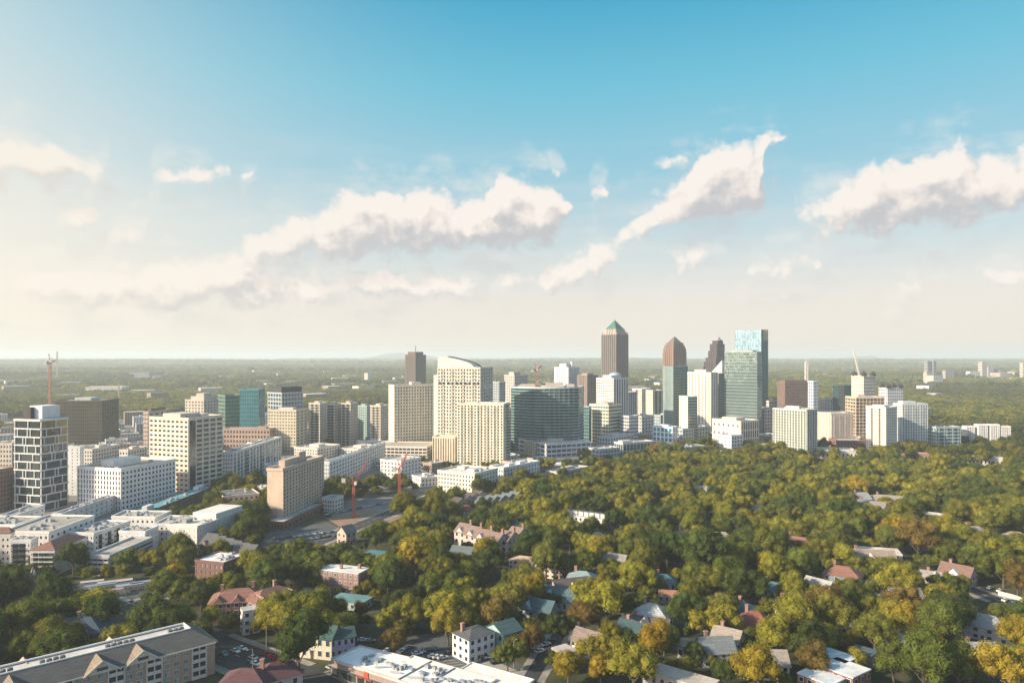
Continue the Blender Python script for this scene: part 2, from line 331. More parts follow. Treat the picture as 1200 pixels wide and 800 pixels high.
def tower(name,label,cat,poly,H,floors,faces,wallc=CREAM,glass=None,roofc=None,z0=0,mode='C',limit=100,dep=.35,parapet=1.2,plant=(),units=0,group=None,lm=None,corr=None,occ=True,root=None,mat=None,band=.38,clear=True,base_h=0):
    """poly ccw, edge 0 = right face, last edge = left face. faces: {edge:(cols,fx,fz)}; default key -1"""
    glass=glass or DKG; wm=mat or wallm(wallc); rm=roofm(roofc or (.50,.47,.43))
    poly=[Vector((p[0],p[1])) for p in poly]
    org=sum(poly,Vector((0,0)))/len(poly)
    if root is None: root=thing(name,label,cat,(org.x,org.y,z0 if z0 else 0),group)
    org=Vector((root.location.x,root.location.y)); zb=root.location.z
    lp=[p-org for p in poly]; z0l=z0-zb; n=len(lp)
    if occ: OCC.append([p.copy() for p in poly])
    xs=[proj((p.x,p.y,0))[0] for p in poly]; D=min(p.y for p in poly)
    yt=min(proj((p.x,p.y,z0+H))[1] for p in poly); ybm=max(proj((p.x,p.y,0))[1] for p in poly)
    if clear: CLEAR.append((D,min(xs),yt,max(xs),ybm-(ybm-yt)*.22))
    if lm: LM.append((sum(xs)/len(xs),(yt+ybm)/2,lm))
    wall=MB()
    if mode=='C':
        wall.prism(lp,z0l,z0l+H-.02); cells=[]; rest=MB(); meshes={}; cnt=0; allc=[]
        for i in range(n):
            fc=faces.get(i,faces.get(-1))
            if fc is None: continue
            P,Q=lp[i],lp[(i+1)%n]
            if (Q-P).length<1.5: continue
            nr=Vector(((Q-P).y,-(Q-P).x)); mid=(P+Q)/2+org; vis=nr.dot(-mid)>0
            fl=fc[3] if len(fc)>3 else floors
            g2=fc[4] if len(fc)>4 else None
            zz0=z0l+base_h if len(fc)<6 else fc[5]+z0l
            for c in facade(P,Q,zz0,z0l+H-.6,fc[0],fl,fc[1],fc[2],dep,wall): allc.append((not vis,-c[1].z,i,c,g2))
        allc.sort(key=lambda t:(t[0],t[1]))
        for k,(hid,_,i,c,g2) in enumerate(allc):
            j,ctr,wd,hg,ang=c; gm=g2 or glass
            if not hid and cnt<limit:
                key=(i,round(wd,2),round(hg,2),gm.name)
                if key not in meshes:
                    b=MB(); b.box((0,0,0),(wd,.12,hg),0); meshes[key]=b.mesh('window',gm)
                inst('window',meshes[key],root,ctr,ang); cnt+=1
            else: rest.box(ctr,(wd,.12,hg),ang,False)
        if rest.v: rest.build('glazing',glass,root,kind='stuff')
        wall.build('wall',wm,root)
    elif mode=='R':       # glass skin with a spandrel ring on every floor
        gl=MB(); gl.prism(lp,z0l,z0l+H-.02); gl.build('glass_skin',glass,root)
        fh=H/floors; bh=fh*band; rp=scaled(lp,dep)
        for j in range(floors+1):
            b=MB(); zc=z0l+j*fh
            b.prism(rp,max(z0l,zc-bh/2),min(z0l+H,zc+bh/2)); b.build('spandrel',wm,root)
        for i in range(n):
            fc=faces.get(i,faces.get(-1))
            if not fc: continue
            P,Q=lp[i],lp[(i+1)%n]; d=Q-P; L=d.length
            if L<1: continue
            d/=L; nr=Vector((d.y,-d.x)); ang=math.atan2(d.y,d.x)
            for k in range(fc[0]+1):
                pw=L/fc[0]*(1-fc[1]); off=min(max(L*k/fc[0],pw/2),L-pw/2); c=P+d*off+nr*(dep*.6)
                wall.box((c.x,c.y,z0l+H/2),(pw,dep*1.3,H-.3),ang)
        if wall.v: wall.build('mullion_frame',wm,root)
    elif mode=='P':       # plain
        wall.prism(lp,z0l,z0l+H-.02); wall.build('wall',wm,root)
    # roof
    rf=MB(); rf.prism(scaled(lp,-.3),z0l+H-.3,z0l+H+.05); roof=rf.build('roof',rm,root)
    if parapet>0:
        pm=MB(); op=scaled(lp,.42 if mode!='P' else .05); ip=scaled(lp,-.35)
        zA,zB=z0l+H-.5,z0l+H+parapet
        for i in range(n):
            j=(i+1)%n
            vs=[(*op[i],zA),(*op[j],zA),(*op[j],zB),(*op[i],zB),(*ip[i],zA),(*ip[j],zA),(*ip[j],zB),(*ip[i],zB)]
            pm.add(vs,[(0,1,2,3),(3,2,6,7),(5,4,7,6),(1,0,4,5)])
        pm.build('parapet',wm,root)
    # plant boxes: (u,v,su,sv,h,color) in the frame of edges 0 and last
    e0=lp[1]-lp[0]; e1=lp[-1]-lp[0]; ang=math.atan2(e0.y,e0.x)
    for pl in plant:
        u,v,su,sv,h=pl[:5]; c=lp[0]+e0*u+e1*v; b=MB()
        b.box((0,0,h/2),(e0.length*su,e1.length*sv,h)); 
        o=b.build('rooftop_plant_room',wallm(pl[5]) if len(pl)>5 else wm,root,(c.x,c.y,z0l+H+.05)); o.rotation_euler.z=ang
    rnd=random.Random(int(abs(org.x)*7+abs(org.y)))
    if units:
        um=MB(); um.box((0,0,.8),(2.6,1.8,1.6)); um.cyl((.3,0),.6,.6,1.6,1.95,8); ume=um.mesh('rooftop_unit',wallm((.36,.37,.38)))
        for k in range(units):
            c=lp[0]+e0*rnd.uniform(.1,.9)+e1*rnd.uniform(.12,.88)
            inst('rooftop_unit',ume,root,(c.x,c.y,z0l+H+.06),ang+rnd.choice((0,math.pi/2)),(rnd.uniform(.6,1.5),rnd.uniform(.6,1.4),rnd.uniform(.5,1.1)))
    return root
def hpx(y,yb,top):   # height of a wall seen from yb (ground) up to top at that depth
    D=F*CAMZ/(yb-HZ); return zat(top,D)
# ------------------------------------------------------------------ ground
def terr(x,y):
    d=math.hypot(x,y); 
    if d<2300: return 0.0
    k=min(1,(d-2300)/2500)
    a=noise.noise(Vector((x/3200,y/1500,3.1)))*38+noise.noise(Vector((x/900,y/620,7.7)))*12
    far=min(1,max(0,(d-16000)/12000)); 
    h=(a+12)*k
    h=h*(1-.6*far)
    return h
def ridge(x,y):   # low mountains on the horizon
    h=0
    for px,D,wd,ht in ((468,17500,750,190),(505,17500,450,60),(1015,17500,420,150),(700,17500,1200,60),(850,17500,900,70),(300,17500,1400,50),(180,15000,1500,35),(950,15500,1300,40)):
        cx=(px-600)/F*D; q=((x-cx)/wd)**2+((y-D)/900)**2
        h+=ht*math.exp(-q)
    return h
gm=MB(); ys=[-1500,-600,-200,0]; y=0
ys+= [200*i for i in range(1,12)]
y=2400
while y<60000:
    ys.append(y); y*=1.03
nx=150; rows=[]
for yy in ys:
    hw=max(2500,yy*1.15)
    for i in range(nx+1):
        x=-hw+2*hw*i/nx; gm.v.append((x,yy,terr(x,yy)+ridge(x,yy)))
for j in range(len(ys)-1):
    for i in range(nx):
        a=j*(nx+1)+i; gm.f.append((a,a+1,a+nx+2,a+nx+1))
m,n=mat_new('ground_cover'); geo=n.n('ShaderNodeNewGeometry')
big=n.n('ShaderNodeTexNoise',i_Vector=geo.outputs['Position'],i_Scale=.0035,i_Detail=9.0,i_Roughness=.62).outputs['Fac']
sm=n.n('ShaderNodeTexNoise',i_Vector=geo.outputs['Position'],i_Scale=.06,i_Detail=6.0,i_Roughness=.7).outputs['Fac']
sepp=n.n('ShaderNodeSeparateXYZ',i_0=geo.outputs['Position'])
near=n.mix(n.mr(sm,.38,.62),(.035,.045,.022),(.085,.085,.05))
near=n.mix(n.mr(big,.55,.66),near,(.17,.15,.125))
far_=n.mix(n.mr(sm,.4,.6),(.022,.038,.02),(.06,.07,.035))
far_=n.mix(n.mr(big,.56,.64),far_,(.20,.19,.155))
col=n.mix(n.mr(sepp.outputs[1],1200,2400),near,far_)
p=n.n('ShaderNodeBsdfPrincipled',i_Roughness=.95); n.link(col,p.inputs['Base Color']); p.inputs['Specular IOR Level'].default_value=.1
n.link(p.outputs[0],n.n('ShaderNodeOutputMaterial').inputs[0])
o=gm.build('ground',m); struct(o)
for pp in o.data.polygons: pp.use_smooth=True
# air between the viewer and the horizon
hz=MB(); hz.box((0,29000,118),(150000,61500,242)); 
o=hz.build('haze',bpy.data.materials.new('haze')); o['kind']='stuff'; o['label']='thin pale air over the whole city'
m=o.data.materials[0]; m.use_nodes=True; m.node_tree.nodes.clear(); n=NT(m.node_tree)
pv=n.n('ShaderNodeVolumePrincipled',i_Density=0.000105,i_Anisotropy=0.1); pv.inputs['Color'].default_value=(.86,.95,1.0,1)
n.link(pv.outputs[0],n.n('ShaderNodeOutputMaterial').inputs['Volume'])

# paved ground of the blocks, roads
def slab(name,pts,m,z=.05,h=.05,label=None):
    b=MB(); b.prism(ccw([(p[0],p[1]) for p in pts]),z-h,z); o=b.build(name,m); struct(o); return o
ASPH=roofm((.055,.058,.062),'asphalt'); CONC=roofm((.30,.28,.25),'concrete'); DIRT=roofm((.30,.19,.13),'bare_soil'); LOT=roofm((.10,.11,.12),'lot')
def pxpoly(*xy,z=0): return [gp(a,b,z) for a,b in xy]
ROADS=[]
ZR=[0]
def road(name,pts,wd,lines=True,z=.14):
    ZR[0]+=.009
    P=[Vector((p[0],p[1])) for p in pts]; b=MB(); k=MB(); ln=MB()
    for i in range(len(P)-1):
        a,c=P[i],P[i+1]; d=(c-a).normalized(); nr=Vector((-d.y,d.x)); L=(c-a).length; ang=math.atan2(d.y,d.x); mid=(a+c)/2
        b.box((mid.x,mid.y,z-.03-.004*(i%2)-ZR[0]),(L+wd*.3,wd,.06),ang)
        for sgn in (-1,1):
            q=mid+nr*sgn*(wd/2+1.4); k.box((q.x,q.y,.05),(max(1,L-wd*.35),2.8,.10-.003*(i%2)),ang)
        if lines:
            t=2
            while t<L:
                q=a+d*t; ln.box((q.x,q.y,z+.006),(3,.22,.008),ang); t+=8
            for sgn in (-.48,.48):
                q=mid+nr*sgn*wd; ln.box((q.x,q.y,z+.006),(max(1,L-wd*.4),.2,.008),ang)
        ROADS.append((a,c,wd/2+3))
    struct(b.build(name,ASPH)); struct(k.build('pavement',CONC))
    if lines: struct(ln.build('road_marking',paint((.6,.58,.5),.8)))
road('road',[gp(60,690),gp(235,751),gp(345,794),gp(470,860)],21)
road('side_road',[gp(1060,668),gp(1120,684),gp(1175,705),gp(1260,745)],10)
road('side_road',[gp(360,640),gp(430,612),gp(560,560)],14)
road('side_road',[gp(150,712),gp(260,672),gp(330,640),gp(400,625)],10)
road('side_road',[gp(600,830),gp(640,765),gp(668,725)],6,False)
struct(slab('parking_lot',pxpoly((452,752),(500,742),(560,752),(618,782),(560,792),(478,768)),LOT,.05))
struct(slab('parking_lot',pxpoly((98,684),(160,676),(245,684),(250,697),(150,704),(92,698)),LOT,.05))
struct(slab('parking_lot',pxpoly((316,622),(385,612),(420,628),(388,640),(300,645)),LOT,.05))
struct(slab('bare_lot',pxpoly((382,607),(430,596),(474,604),(450,616),(400,618)),DIRT,.05))
struct(slab('parking_lot',pxpoly((380,598),(470,580),(498,590),(470,600),(400,612)),roofm((.20,.20,.20),'lot_light'),.04))
struct(slab('parking_lot',pxpoly((575,772),(640,800),(560,830),(520,800)),roofm((.34,.31,.28),'lot_pale'),.07))
struct(slab('city_block',pxpoly((-60,600),(-60,498),(300,486),(640,472),(1060,486),(1040,536),(700,540),(560,566),(380,600),(300,604),(120,640)),roofm((.22,.205,.19),'block_paving'),.03))

# ------------------------------------------------------------------ towers of the skyline
def T(name,label,xl,xc,xr,yb,yt,th,floors,faces,lm=None,cat='tower',**k):
    poly=quad(xl,xc,xr,yb,th); D=poly[0].y
    return tower(name,label,cat,poly,zat(yt,D),floors,faces,lm=lm,**k)
A={}
# far left
T('brick_office','brown brick office block cut by the left edge, beside the glass balcony tower',-40,-12,18.5,602,553,40,9,{0:(8,.42,.45),3:(8,.42,.45)},wallc=(.24,.14,.095),cat='office block',lm='brown brick block at the left edge')
T('white_slab_tower','narrow white slab tower with one column of small dark windows',76,94,98,580,524,60,14,{0:(1,.25,.3),3:(3,.22,.3)},wallc=WHITE,lm='narrow white slab tower',units=2)
T('white_office','white eight storey office with square dark windows and a white roof box',91,142,205,598,551,45,8,{0:(15,.55,.52),3:(15,.45,.72)},wallc=(.72,.70,.68),roofc=(.52,.38,.26),dep=.55,parapet=1.6,plant=((.42,.55,.5,.28,5.5,(.72,.68,.62)),(.30,.66,.12,.18,4,(.6,.55,.5))),units=6,lm='white eight storey office',cat='office block')
T('striped_office','tall beige office tower with paired windows and a dark glass stripe',175.5,221,260.5,577,491,44,15,{0:(5,.78,.62),3:(9,.62,.42)},wallc=(.64,.55,.43),dep=.5,plant=((.35,.5,.55,.45,4,(.55,.46,.38)),(.72,.3,.2,.2,3,(.62,.5,.42))),units=5,lm='tall beige office tower',roofc=(.45,.36,.30))
T('glass_block','broad dark smoky glass block with grid facade behind the balcony tower',64,119,139,524,470,62,13,{0:(7,.9,.8),3:(22,.9,.8)},mode='R',wallc=(.11,.095,.07),glass=SMOKE,band=.16,dep=.18,plant=((.5,.5,.5,.35,4,(.4,.42,.42)),),units=6,lm='broad dark glass block')
T('brown_annex','brown beige annex block peeking out left of the tall beige office tower',168,174,199,533,483,58,10,{0:(4,.5,.4),3:(3,.5,.4)},wallc=(.48,.36,.28),limit=40,plant=((.5,.5,.7,.6,4,(.16,.11,.09)),))
T('stepped_condo','beige condominium tower with stepped crown of open piers',217,239,260,520,469,52,14,{0:(6,.55,.45),3:(6,.5,.45)},wallc=(.50,.43,.34),limit=60,plant=((.5,.5,.7,.7,5,(.5,.42,.33)),(.5,.5,.4,.4,9,(.46,.38,.3))),lm='stepped beige condominium')
T('green_glass_office','low green glass office with curved top beside the teal tower',256,264,283,523,464,25,13,{0:(10,.9,.8),3:(4,.9,.8)},mode='R',wallc=(.16,.22,.17),glass=GREENG,band=.28,dep=.25)
T('teal_glass_tower','bright teal glass wedge tower leaning over a dark glass corner',281,303,310,524,457,66,14,{0:(3,.9,.8),3:(8,.9,.8)},mode='R',wallc=(.07,.22,.25),glass=glassm((.02,.15,.18),(.10,.30,.34),.07,1,metal=.3),band=.14,dep=.15,lm='teal glass wedge tower')
T('white_frame_tower','dark blue glass tower with tall white frames and black roof slab',314,330,355,528,461,38,14,{0:(7,.8,.8),3:(5,.8,.8)},mode='R',wallc=(.40,.42,.43),glass=BLUEG,band=.25,dep=.3,plant=((.5,.5,.95,.9,8,(.06,.065,.07)),),lm='white framed glass tower')
T('gold_lit_block','beige residential block with golden lit middle bay and white column',314,347,360,530,481,64,13,{0:(3,.6,.6),3:(10,.6,.5)},wallc=(.55,.47,.33),glass=glassm((.09,.07,.03),(.22,.17,.07),.3,.8),limit=60,plant=((.5,.5,.3,.5,3,(.5,.45,.38)),),lm='gold lit beige block')  # golden light put into the window glass colour
T('brick_lofts','long low brick loft block with arched window rows',262,316,321,531,503,66,5,{0:(3,.5,.5),3:(15,.55,.5)},wallc=(.38,.24,.18),limit=60,units=4,cat='loft block',plant=((.5,.2,.6,.2,3,(.4,.26,.2)),))
T('blue_shade_block','pale midrise with bays in blue grey shade colour and white vertical strips',261,273,329,568,531,68,8,{0:(16,.5,.8),3:(4,.45,.45)},wallc=(.58,.56,.53),units=8,roofc=(.5,.48,.45),lm='pale blue striped midrise',cat='apartment block')
# tan tower with its podium
T('tan_tower','tan brick tower with narrow vertical window strips beside the red crane',313,331,379,614,551,63,13,{0:(15,.42,.62)},wallc=(.58,.42,.29),dep=.6,plant=((.45,.65,.5,.4,5,(.5,.36,.27)),(.6,.5,.16,.2,8,(.48,.35,.26))),units=4,lm='tan tower',roofc=(.5,.42,.36),parapet=1.5,base_h=4)
T('brick_podium','low red brick podium at the foot of the tan tower',310,332,382,621,613,62,1,{0:(12,.6,.5),3:(6,.5,.5)},wallc=(.25,.10,.075),cat='podium',occ=False,clear=False)
# condo row
for k,(a,b,c,yb,yt,wc,lab) in enumerate(((362,375,384,521,473,(.60,.50,.37),'leftmost beige block of the condominium row, with a solid sunlit end wall'),(383,392,401,523,474,(.44,.38,.31),'striped beige condominium second from left in the row'),(400,411,419,523,473,(.48,.40,.32),'tallest striped condominium in the middle of the beige row'),(418,430,436,519,476,(.30,.42,.40),'recessed teal glass condominium between the beige ones of the row'),(434,446,456,523,476,(.54,.46,.36),'rightmost condominium of the beige row, next to the cream tower'))):
    T('condo_block',lab,a,b,c,yb,yt,58,15,{0:(5,.5,.45),3:(5,.55,.45)},wallc=wc,glass=TEAL if k==3 else DKG,limit=40,plant=((.5,.5,.5,.4,3,wc),),group='row of beige condominium towers',cat='condominium',lm=('row of beige condominiums' if k==2 else None))
T('grid_garage','long cream parking garage with an open white grid of beams',435,500,511,540,524,76,4,{0:(3,.8,.6),3:(14,.85,.62)},wallc=(.66,.60,.50),glass=glassm((.03,.03,.03),(.07,.06,.05),.8,.2),dep=.8,cat='parking garage',parapet=1.0,roofc=(.42,.36,.30),units=0)  # dark panes stand in for shade between the open beams
T('far_dark_tower','tall dark brown tower standing alone on the far skyline',475,487,499,470,416,45,28,{0:(6,.5,1),3:(6,.5,1)},mode='R',wallc=(.13,.09,.075),glass=glassm((.04,.03,.025),(.08,.06,.05),.3,.5),band=.3,dep=.5,lm='lone dark tower on the horizon',plant=((.5,.5,.75,.75,9,(.12,.085,.07)),(.75,.75,.03,.03,26,(.1,.08,.07))))
# cream group
T('cream_slab_tower','cream residential slab tower with staggered balconies and green glass end',456,462,516,533,452,20,22,{0:(17,.5,.5),3:(4,.4,.45)},wallc=(.66,.60,.47),dep=.7,units=3,plant=((.5,.5,.2,.4,4),),lm='cream slab tower',occ=True)
T('cream_front_tower','cream residential tower with rounded glass crown and deep window columns',536,590,596,551,474,76,22,{0:(3,.75,.6),3:(14,.5,.55)},wallc=(.68,.60,.45),dep=.9,units=3,lm='cream tower with glass crown')
T('ribbed_podium','cream podium with tall vertical ribs and a roof garden',507,533,539,545,513,72,5,{0:(2,.5,1),3:(9,.5,1)},wallc=(.62,.53,.38),glass=glassm((.30,.25,.17),(.36,.3,.2),.6,.3),dep=.9,cat='podium',limit=40)
# behind the curved glass office
T('bluegrey_tower','slim blue grey tower right of the curved roof tower',577,585,592,502,448,50,18,{0:(4,.6,.5),3:(4,.6,.5)},wallc=(.32,.35,.37),limit=30,cat='tower')
T('stepped_grey_tower','stepped grey concrete tower with a yellow crane on top',591,603,618,500,440,48,18,{0:(6,.4,.5),3:(5,.4,.5)},wallc=(.42,.38,.35),limit=40,plant=((.4,.5,.5,.5,6,(.4,.37,.34)),),lm='stepped grey tower')
T('white_ribbed_tower','white ribbed tower with dark blue rooftop mast box',650,666,679,490,431,48,20,{0:(7,.5,1),3:(7,.45,1)},mode='R',wallc=(.62,.62,.62),glass=BLUEG,band=.1,dep=.8,plant=((.5,.6,.5,.5,8,(.5,.52,.54)),(.7,.3,.12,.12,12,(.6,.6,.6))),lm='white ribbed tower')
T('brown_ribbed_tower','brown ribbed tower right of the white ribbed one',677,688,700,492,440,46,18,{0:(6,.5,1),3:(5,.45,1)},mode='R',wallc=(.24,.17,.145),glass=glassm((.05,.035,.03),(.1,.07,.05),.3,.5),band=.1,dep=.8,plant=((.5,.5,.6,.6,4,(.3,.22,.18)),),lm='brown ribbed tower')
# white tower with domed roof and its neighbours
T('white_grid_tower','white tower with square windows and a grey domed roof before the green pyramid tower',699,719,736,518,444,54,24,{0:(6,.55,.9),3:(8,.55,.5)},wallc=(.60,.57,.54),dep=.5,plant=((.35,.45,.55,.5,5,(.62,.56,.48)),),lm='white tower with domed roof')
T('cream_banded_block','short cream block with yellow lit bands beside the curved glass office',691,713,728,520,475,56,11,{0:(6,.9,.6),3:(7,.75,.5)},wallc=(.66,.57,.40),glass=TEAL,limit=60,plant=((.5,.4,.5,.4,3,(.3,.3,.3)),),lm='cream banded block')
T('teal_sliver_block','teal glass sliver between the curved office and the cream banded block',681,690,693,520,477,60,11,{0:(2,.9,.7),3:(4,.9,.7)},mode='R',wallc=(.25,.33,.33),glass=TEAL,band=.2,dep=.2)
T('grey_shoulder_block','pale grey stepped block on the right shoulder of the white domed tower',727,737,748,520,488,45,8,{0:(5,.8,.5),3:(4,.8,.5)},wallc=(.55,.54,.53),limit=30)
T('grey_pier_tower','tall grey glass pier tower joined behind the white domed tower',725,736,746,512,460,45,15,{0:(4,.6,1),3:(3,.6,1)},mode='R',wallc=(.40,.42,.44),glass=BLUEG,band=.12,dep=.5)
T('beige_twin_tower','left one of two beige midrise towers behind the blue white pavilion',741,752,763,500,456,50,15,{0:(5,.5,.5),3:(5,.5,.5)},wallc=(.60,.52,.42),limit=40,group='pair of beige midrise towers')
T('beige_twin_tower','right one of two beige midrise towers, brighter and sunlit',757,765,777,503,458,50,15,{0:(6,.45,.45),3:(4,.5,.45)},wallc=(.68,.57,.42),limit=40,group='pair of beige midrise towers',lm='pair of beige midrise towers')
T('teal_strip_tower','teal glass tower with two cream vertical strips below the brown crowned tower',777,789,806,509,430,48,24,{0:(8,.85,.7),3:(2,.18,1)},mode='R',wallc=(.17,.24,.24),glass=glassm((.015,.07,.08),(.08,.17,.17),.07,1,metal=.3),band=.22,dep=.25,lm='teal tower with cream strips')
T('cream_strip_tower','cream white tower with grey balcony columns right of the teal strip tower',806,833,841,512,437,62,26,{0:(3,.5,.6),3:(7,.42,.5)},wallc=(.68,.61,.50),dep=.6,plant=((.4,.5,.5,.5,5,(.5,.45,.4)),(.4,.5,.2,.2,9,(.15,.13,.12))),lm='cream white balcony tower')
T('cream_teal_block','shorter cream tower with rounded corner and teal glass side',796,806,817,519,465,42,16,{0:(6,.95,.85,16,TEAL),3:(3,.25,.5)},wallc=(.64,.57,.46),limit=80,lm='cream and teal block')
T('dark_side_tower','dark slatted tower under the cream gabled top',836,842,851,506,438,52,24,{0:(4,.85,.7),3:(3,.85,.7)},mode='R',wallc=(.26,.27,.28),glass=DKG,band=.35,dep=.3)
T('green_glass_tower','large greenish glass tower in front of the tall blue topped one',849,887,893,514,413,66,27,{0:(4,.93,.8),3:(17,.93,.8)},mode='R',wallc=(.22,.26,.25),glass=glassm((.05,.11,.12),(.17,.25,.25),.06,1.0,metal=.5),band=.22,dep=.25,plant=((.5,.5,.8,.7,3,(.35,.38,.36)),),lm='large green glass tower')
T('cream_civic_block','low cream hall with pilasters in front of the green glass tower',835,868,889,524,494,50,3,{0:(8,.6,.85),3:(6,.3,.3)},wallc=(.64,.55,.44),dep=.8,plant=((.4,.5,.5,.5,4,(.55,.48,.4)),),units=3,cat='civic building',roofc=(.5,.45,.4),lm='low cream hall')
T('white_cube_block','small white block with a blue shaded side at the forest edge',840,857,870,532,511,52,5,{0:(4,.5,.5),3:(4,.3,.4)},wallc=(.68,.66,.64),cat='apartment block')
T('blue_pavilion','pale blue white pavilion block with large blue windows',765,788,794,524,501,60,4,{0:(2,.6,.7),3:(5,.7,.75)},wallc=(.62,.68,.70),glass=glassm((.01,.12,.18),(.08,.3,.38),.15,1),cat='office block',lm='pale blue pavilion',plant=((.4,.5,.5,.5,3,(.5,.6,.63)),))
# right side of the skyline
T('green_balcony_condo','wide condominium block of dark green glass and white balcony grid',906,945,957,538,481,62,17,{0:(4,.6,.7),3:(12,.6,.72)},wallc=(.48,.49,.42),glass=glassm((.02,.05,.045),(.10,.15,.12),.2,.8),dep=1.0,units=3,plant=((.4,.5,.25,.4,4,(.5,.5,.48)),),lm='green balcony condominium')
T('brown_office_tower','brown office tower with white edge strips under the radio mast',911,920,948,502,448,28,15,{0:(12,.85,.5),3:(4,.5,.5)},wallc=(.20,.125,.105),glass=glassm((.06,.04,.04),(.17,.12,.1),.3,.6),limit=100,plant=((.5,.5,.9,.7,3.5,(.16,.11,.09)),),lm='brown office tower')
T('pale_blue_slab','slim pale blue slab beside the brown office tower',947,953,958.5,505,447,40,16,{0:(3,.6,.5),3:(2,.6,.5)},wallc=(.52,.60,.62),glass=BLUEG,limit=30)
T('dark_teal_block','dark teal glass block with one pale fin',976,982,998,500,452,35,14,{0:(5,.9,.8),3:(3,.85,.8)},mode='R',wallc=(.05,.11,.12),glass=glassm((.004,.035,.05),(.01,.07,.09),.1,1),band=.18,dep=.2,lm='dark teal block')
T('beige_slab_block','beige ribbed residential slab behind the green balcony condominium',958,974,1003,518,485,35,12,{0:(9,.35,.45),3:(5,.35,.45)},wallc=(.56,.46,.37),dep=.8,limit=60,lm='beige ribbed slab')
T('cream_crown_tower','cream tower with black turret roofs and a white crane above',998,1012,1026,502,441,45,16,{0:(7,.45,.5),3:(6,.45,.5)},wallc=(.64,.55,.42),limit=40,lm='cream turret tower')
T('blue_crown_tower','pale blue tower with black turret roofs',1030,1040,1058,506,455,38,14,{0:(7,.5,.5),3:(5,.5,.5)},wallc=(.50,.53,.55),limit=40,lm='pale blue turret tower')
T('unfinished_tower','unfinished concrete tower with open floors and warm lit decks',991,1003,1036,518,466,28,13,{0:(8,.93,.75),3:(4,.85,.65)},wallc=(.50,.39,.29),glass=glassm((.04,.03,.025),(.22,.14,.08),.8,.2),limit=60,dep=.8,plant=((.3,.5,.25,.5,4,(.55,.42,.3)),),lm='unfinished concrete tower')  # dark and warm panes stand in for shaded and lit open floors
T('cream_corner_tower','cream white residential tower at the forest edge on the right',1015,1038,1051,534,478,56,17,{0:(6,.5,.5),3:(8,.42,.45)},wallc=(.70,.63,.53),dep=.4,plant=((.45,.5,.5,.6,3,(.6,.56,.5)),),lm='cream tower at forest edge')
T('blue_terrace_condo','pale blue condominium with stepped terraces',1047,1057,1087,529,474,36,16,{0:(10,.55,.6),3:(4,.5,.6)},wallc=(.54,.58,.58),glass=glassm((.01,.06,.07),(.08,.19,.2),.15,1),dep=.9,plant=((.35,.5,.5,.6,4,(.6,.6,.58)),(.8,.5,.2,.6,2)),lm='pale blue terrace condominium')
T('low_teal_block','low teal and brick apartment block behind the trees',1087,1097,1126,529,501,35,7,{0:(9,.6,.6),3:(4,.6,.6)},wallc=(.32,.42,.42),glass=TEAL,limit=60,units=3,cat='apartment block',lm='low teal block')
for k,(a,b,c,yt,lab) in enumerate(((1128,1132,1142,500,'leftmost white ribbed apartment tower in the trees'),(1142,1146,1157,498,'second white ribbed apartment tower from the left in the trees'),(1156,1160,1171,498,'third white ribbed apartment tower from the left in the trees'),(1170,1173,1184,500,'rightmost white ribbed apartment tower in the trees'))):
    T('ribbed_apartment_tower',lab,a,b,c,524,yt,30,7,{0:(5,.55,1),3:(2,.5,1)},mode='R',wallc=(.66,.64,.62),glass=glassm((.03,.03,.04),(.07,.06,.06),.3,.5),band=.12,dep=.9,group='white ribbed apartment towers',cat='apartment tower',lm=('white ribbed apartment towers' if k==2 else None))
T('low_brick_row','low dark red brick row in front of the beige ribbed slab',971,985,1017,529,517,30,3,{0:(9,.4,.5),3:(3,.4,.5)},wallc=(.24,.10,.10),cat='brick building')
T('small_red_block','small dark red block left of the low brick row',972,977,984,524,515,30,3,{0:(2,.4,.5)},wallc=(.27,.10,.10),cat='brick building',occ=False)
T('long_white_shed','long low white roofed building along the forest edge',950,958,1005,537,528,16,1,{0:(10,.4,.4)},wallc=(.58,.52,.46),roofc=(.62,.58,.53),cat='shed')
T('long_brick_shed','long low brick building with white roof right of the cream corner tower',1051,1056,1092,541,532,20,1,{0:(8,.5,.5)},wallc=(.36,.18,.12),roofc=(.55,.50,.46),cat='shed')
T('white_flat_shed','flat white roofed hall among the trees at far right',1130,1134,1176,545,536,14,1,{0:(9,.4,.4)},wallc=(.55,.5,.45),roofc=(.72,.68,.62),cat='shed')
# far right clusters on the ridge
for (a,b,c,yb,yt,wc,lab) in ((1083,1087,1091,452,423,(.25,.27,.3),'left dark tower of the far ridge cluster'),(1091,1094,1097,452,423,(.22,.24,.27),'right dark tower of the far ridge cluster'),(1082,1086,1093,453,436,(.5,.42,.36),'small pale block at the foot of the far ridge towers'),(1086,1094,1105,454,440,(.52,.48,.44),'broad pale block in front of the far ridge towers'),(1103,1108,1118,452,434,(.40,.34,.32),'brownish block on the right of the far ridge cluster'),(1146,1151,1157,448,424,(.45,.38,.35),'tall tower of the far right hospital like cluster'),(1155,1158,1164,448,430,(.42,.42,.44),'shorter grey tower right of the tall far right one'),(1132,1137,1147,448,435,(.62,.60,.58),'low white block left of the tall far right tower'),(1195,1199,1206,450,425,(.5,.42,.36),'distant tower cut by the right edge'),(1160,1172,1184,450,437,(.5,.38,.34),'low pinkish block beyond the far right towers'),(427,431,436,451,437,(.6,.55,.48),'distant pale castle like block left of the lone dark tower'),(420,425,433,452,445,(.6,.55,.48),'low pale wing beside the distant castle like block')):
    T('distant_building',lab,a,b,c,yb,yt,45,8,{0:(5,.5,.5),3:(5,.5,.5)},wallc=wc,limit=0,parapet=0,group='distant buildings',cat='building',dep=.6)
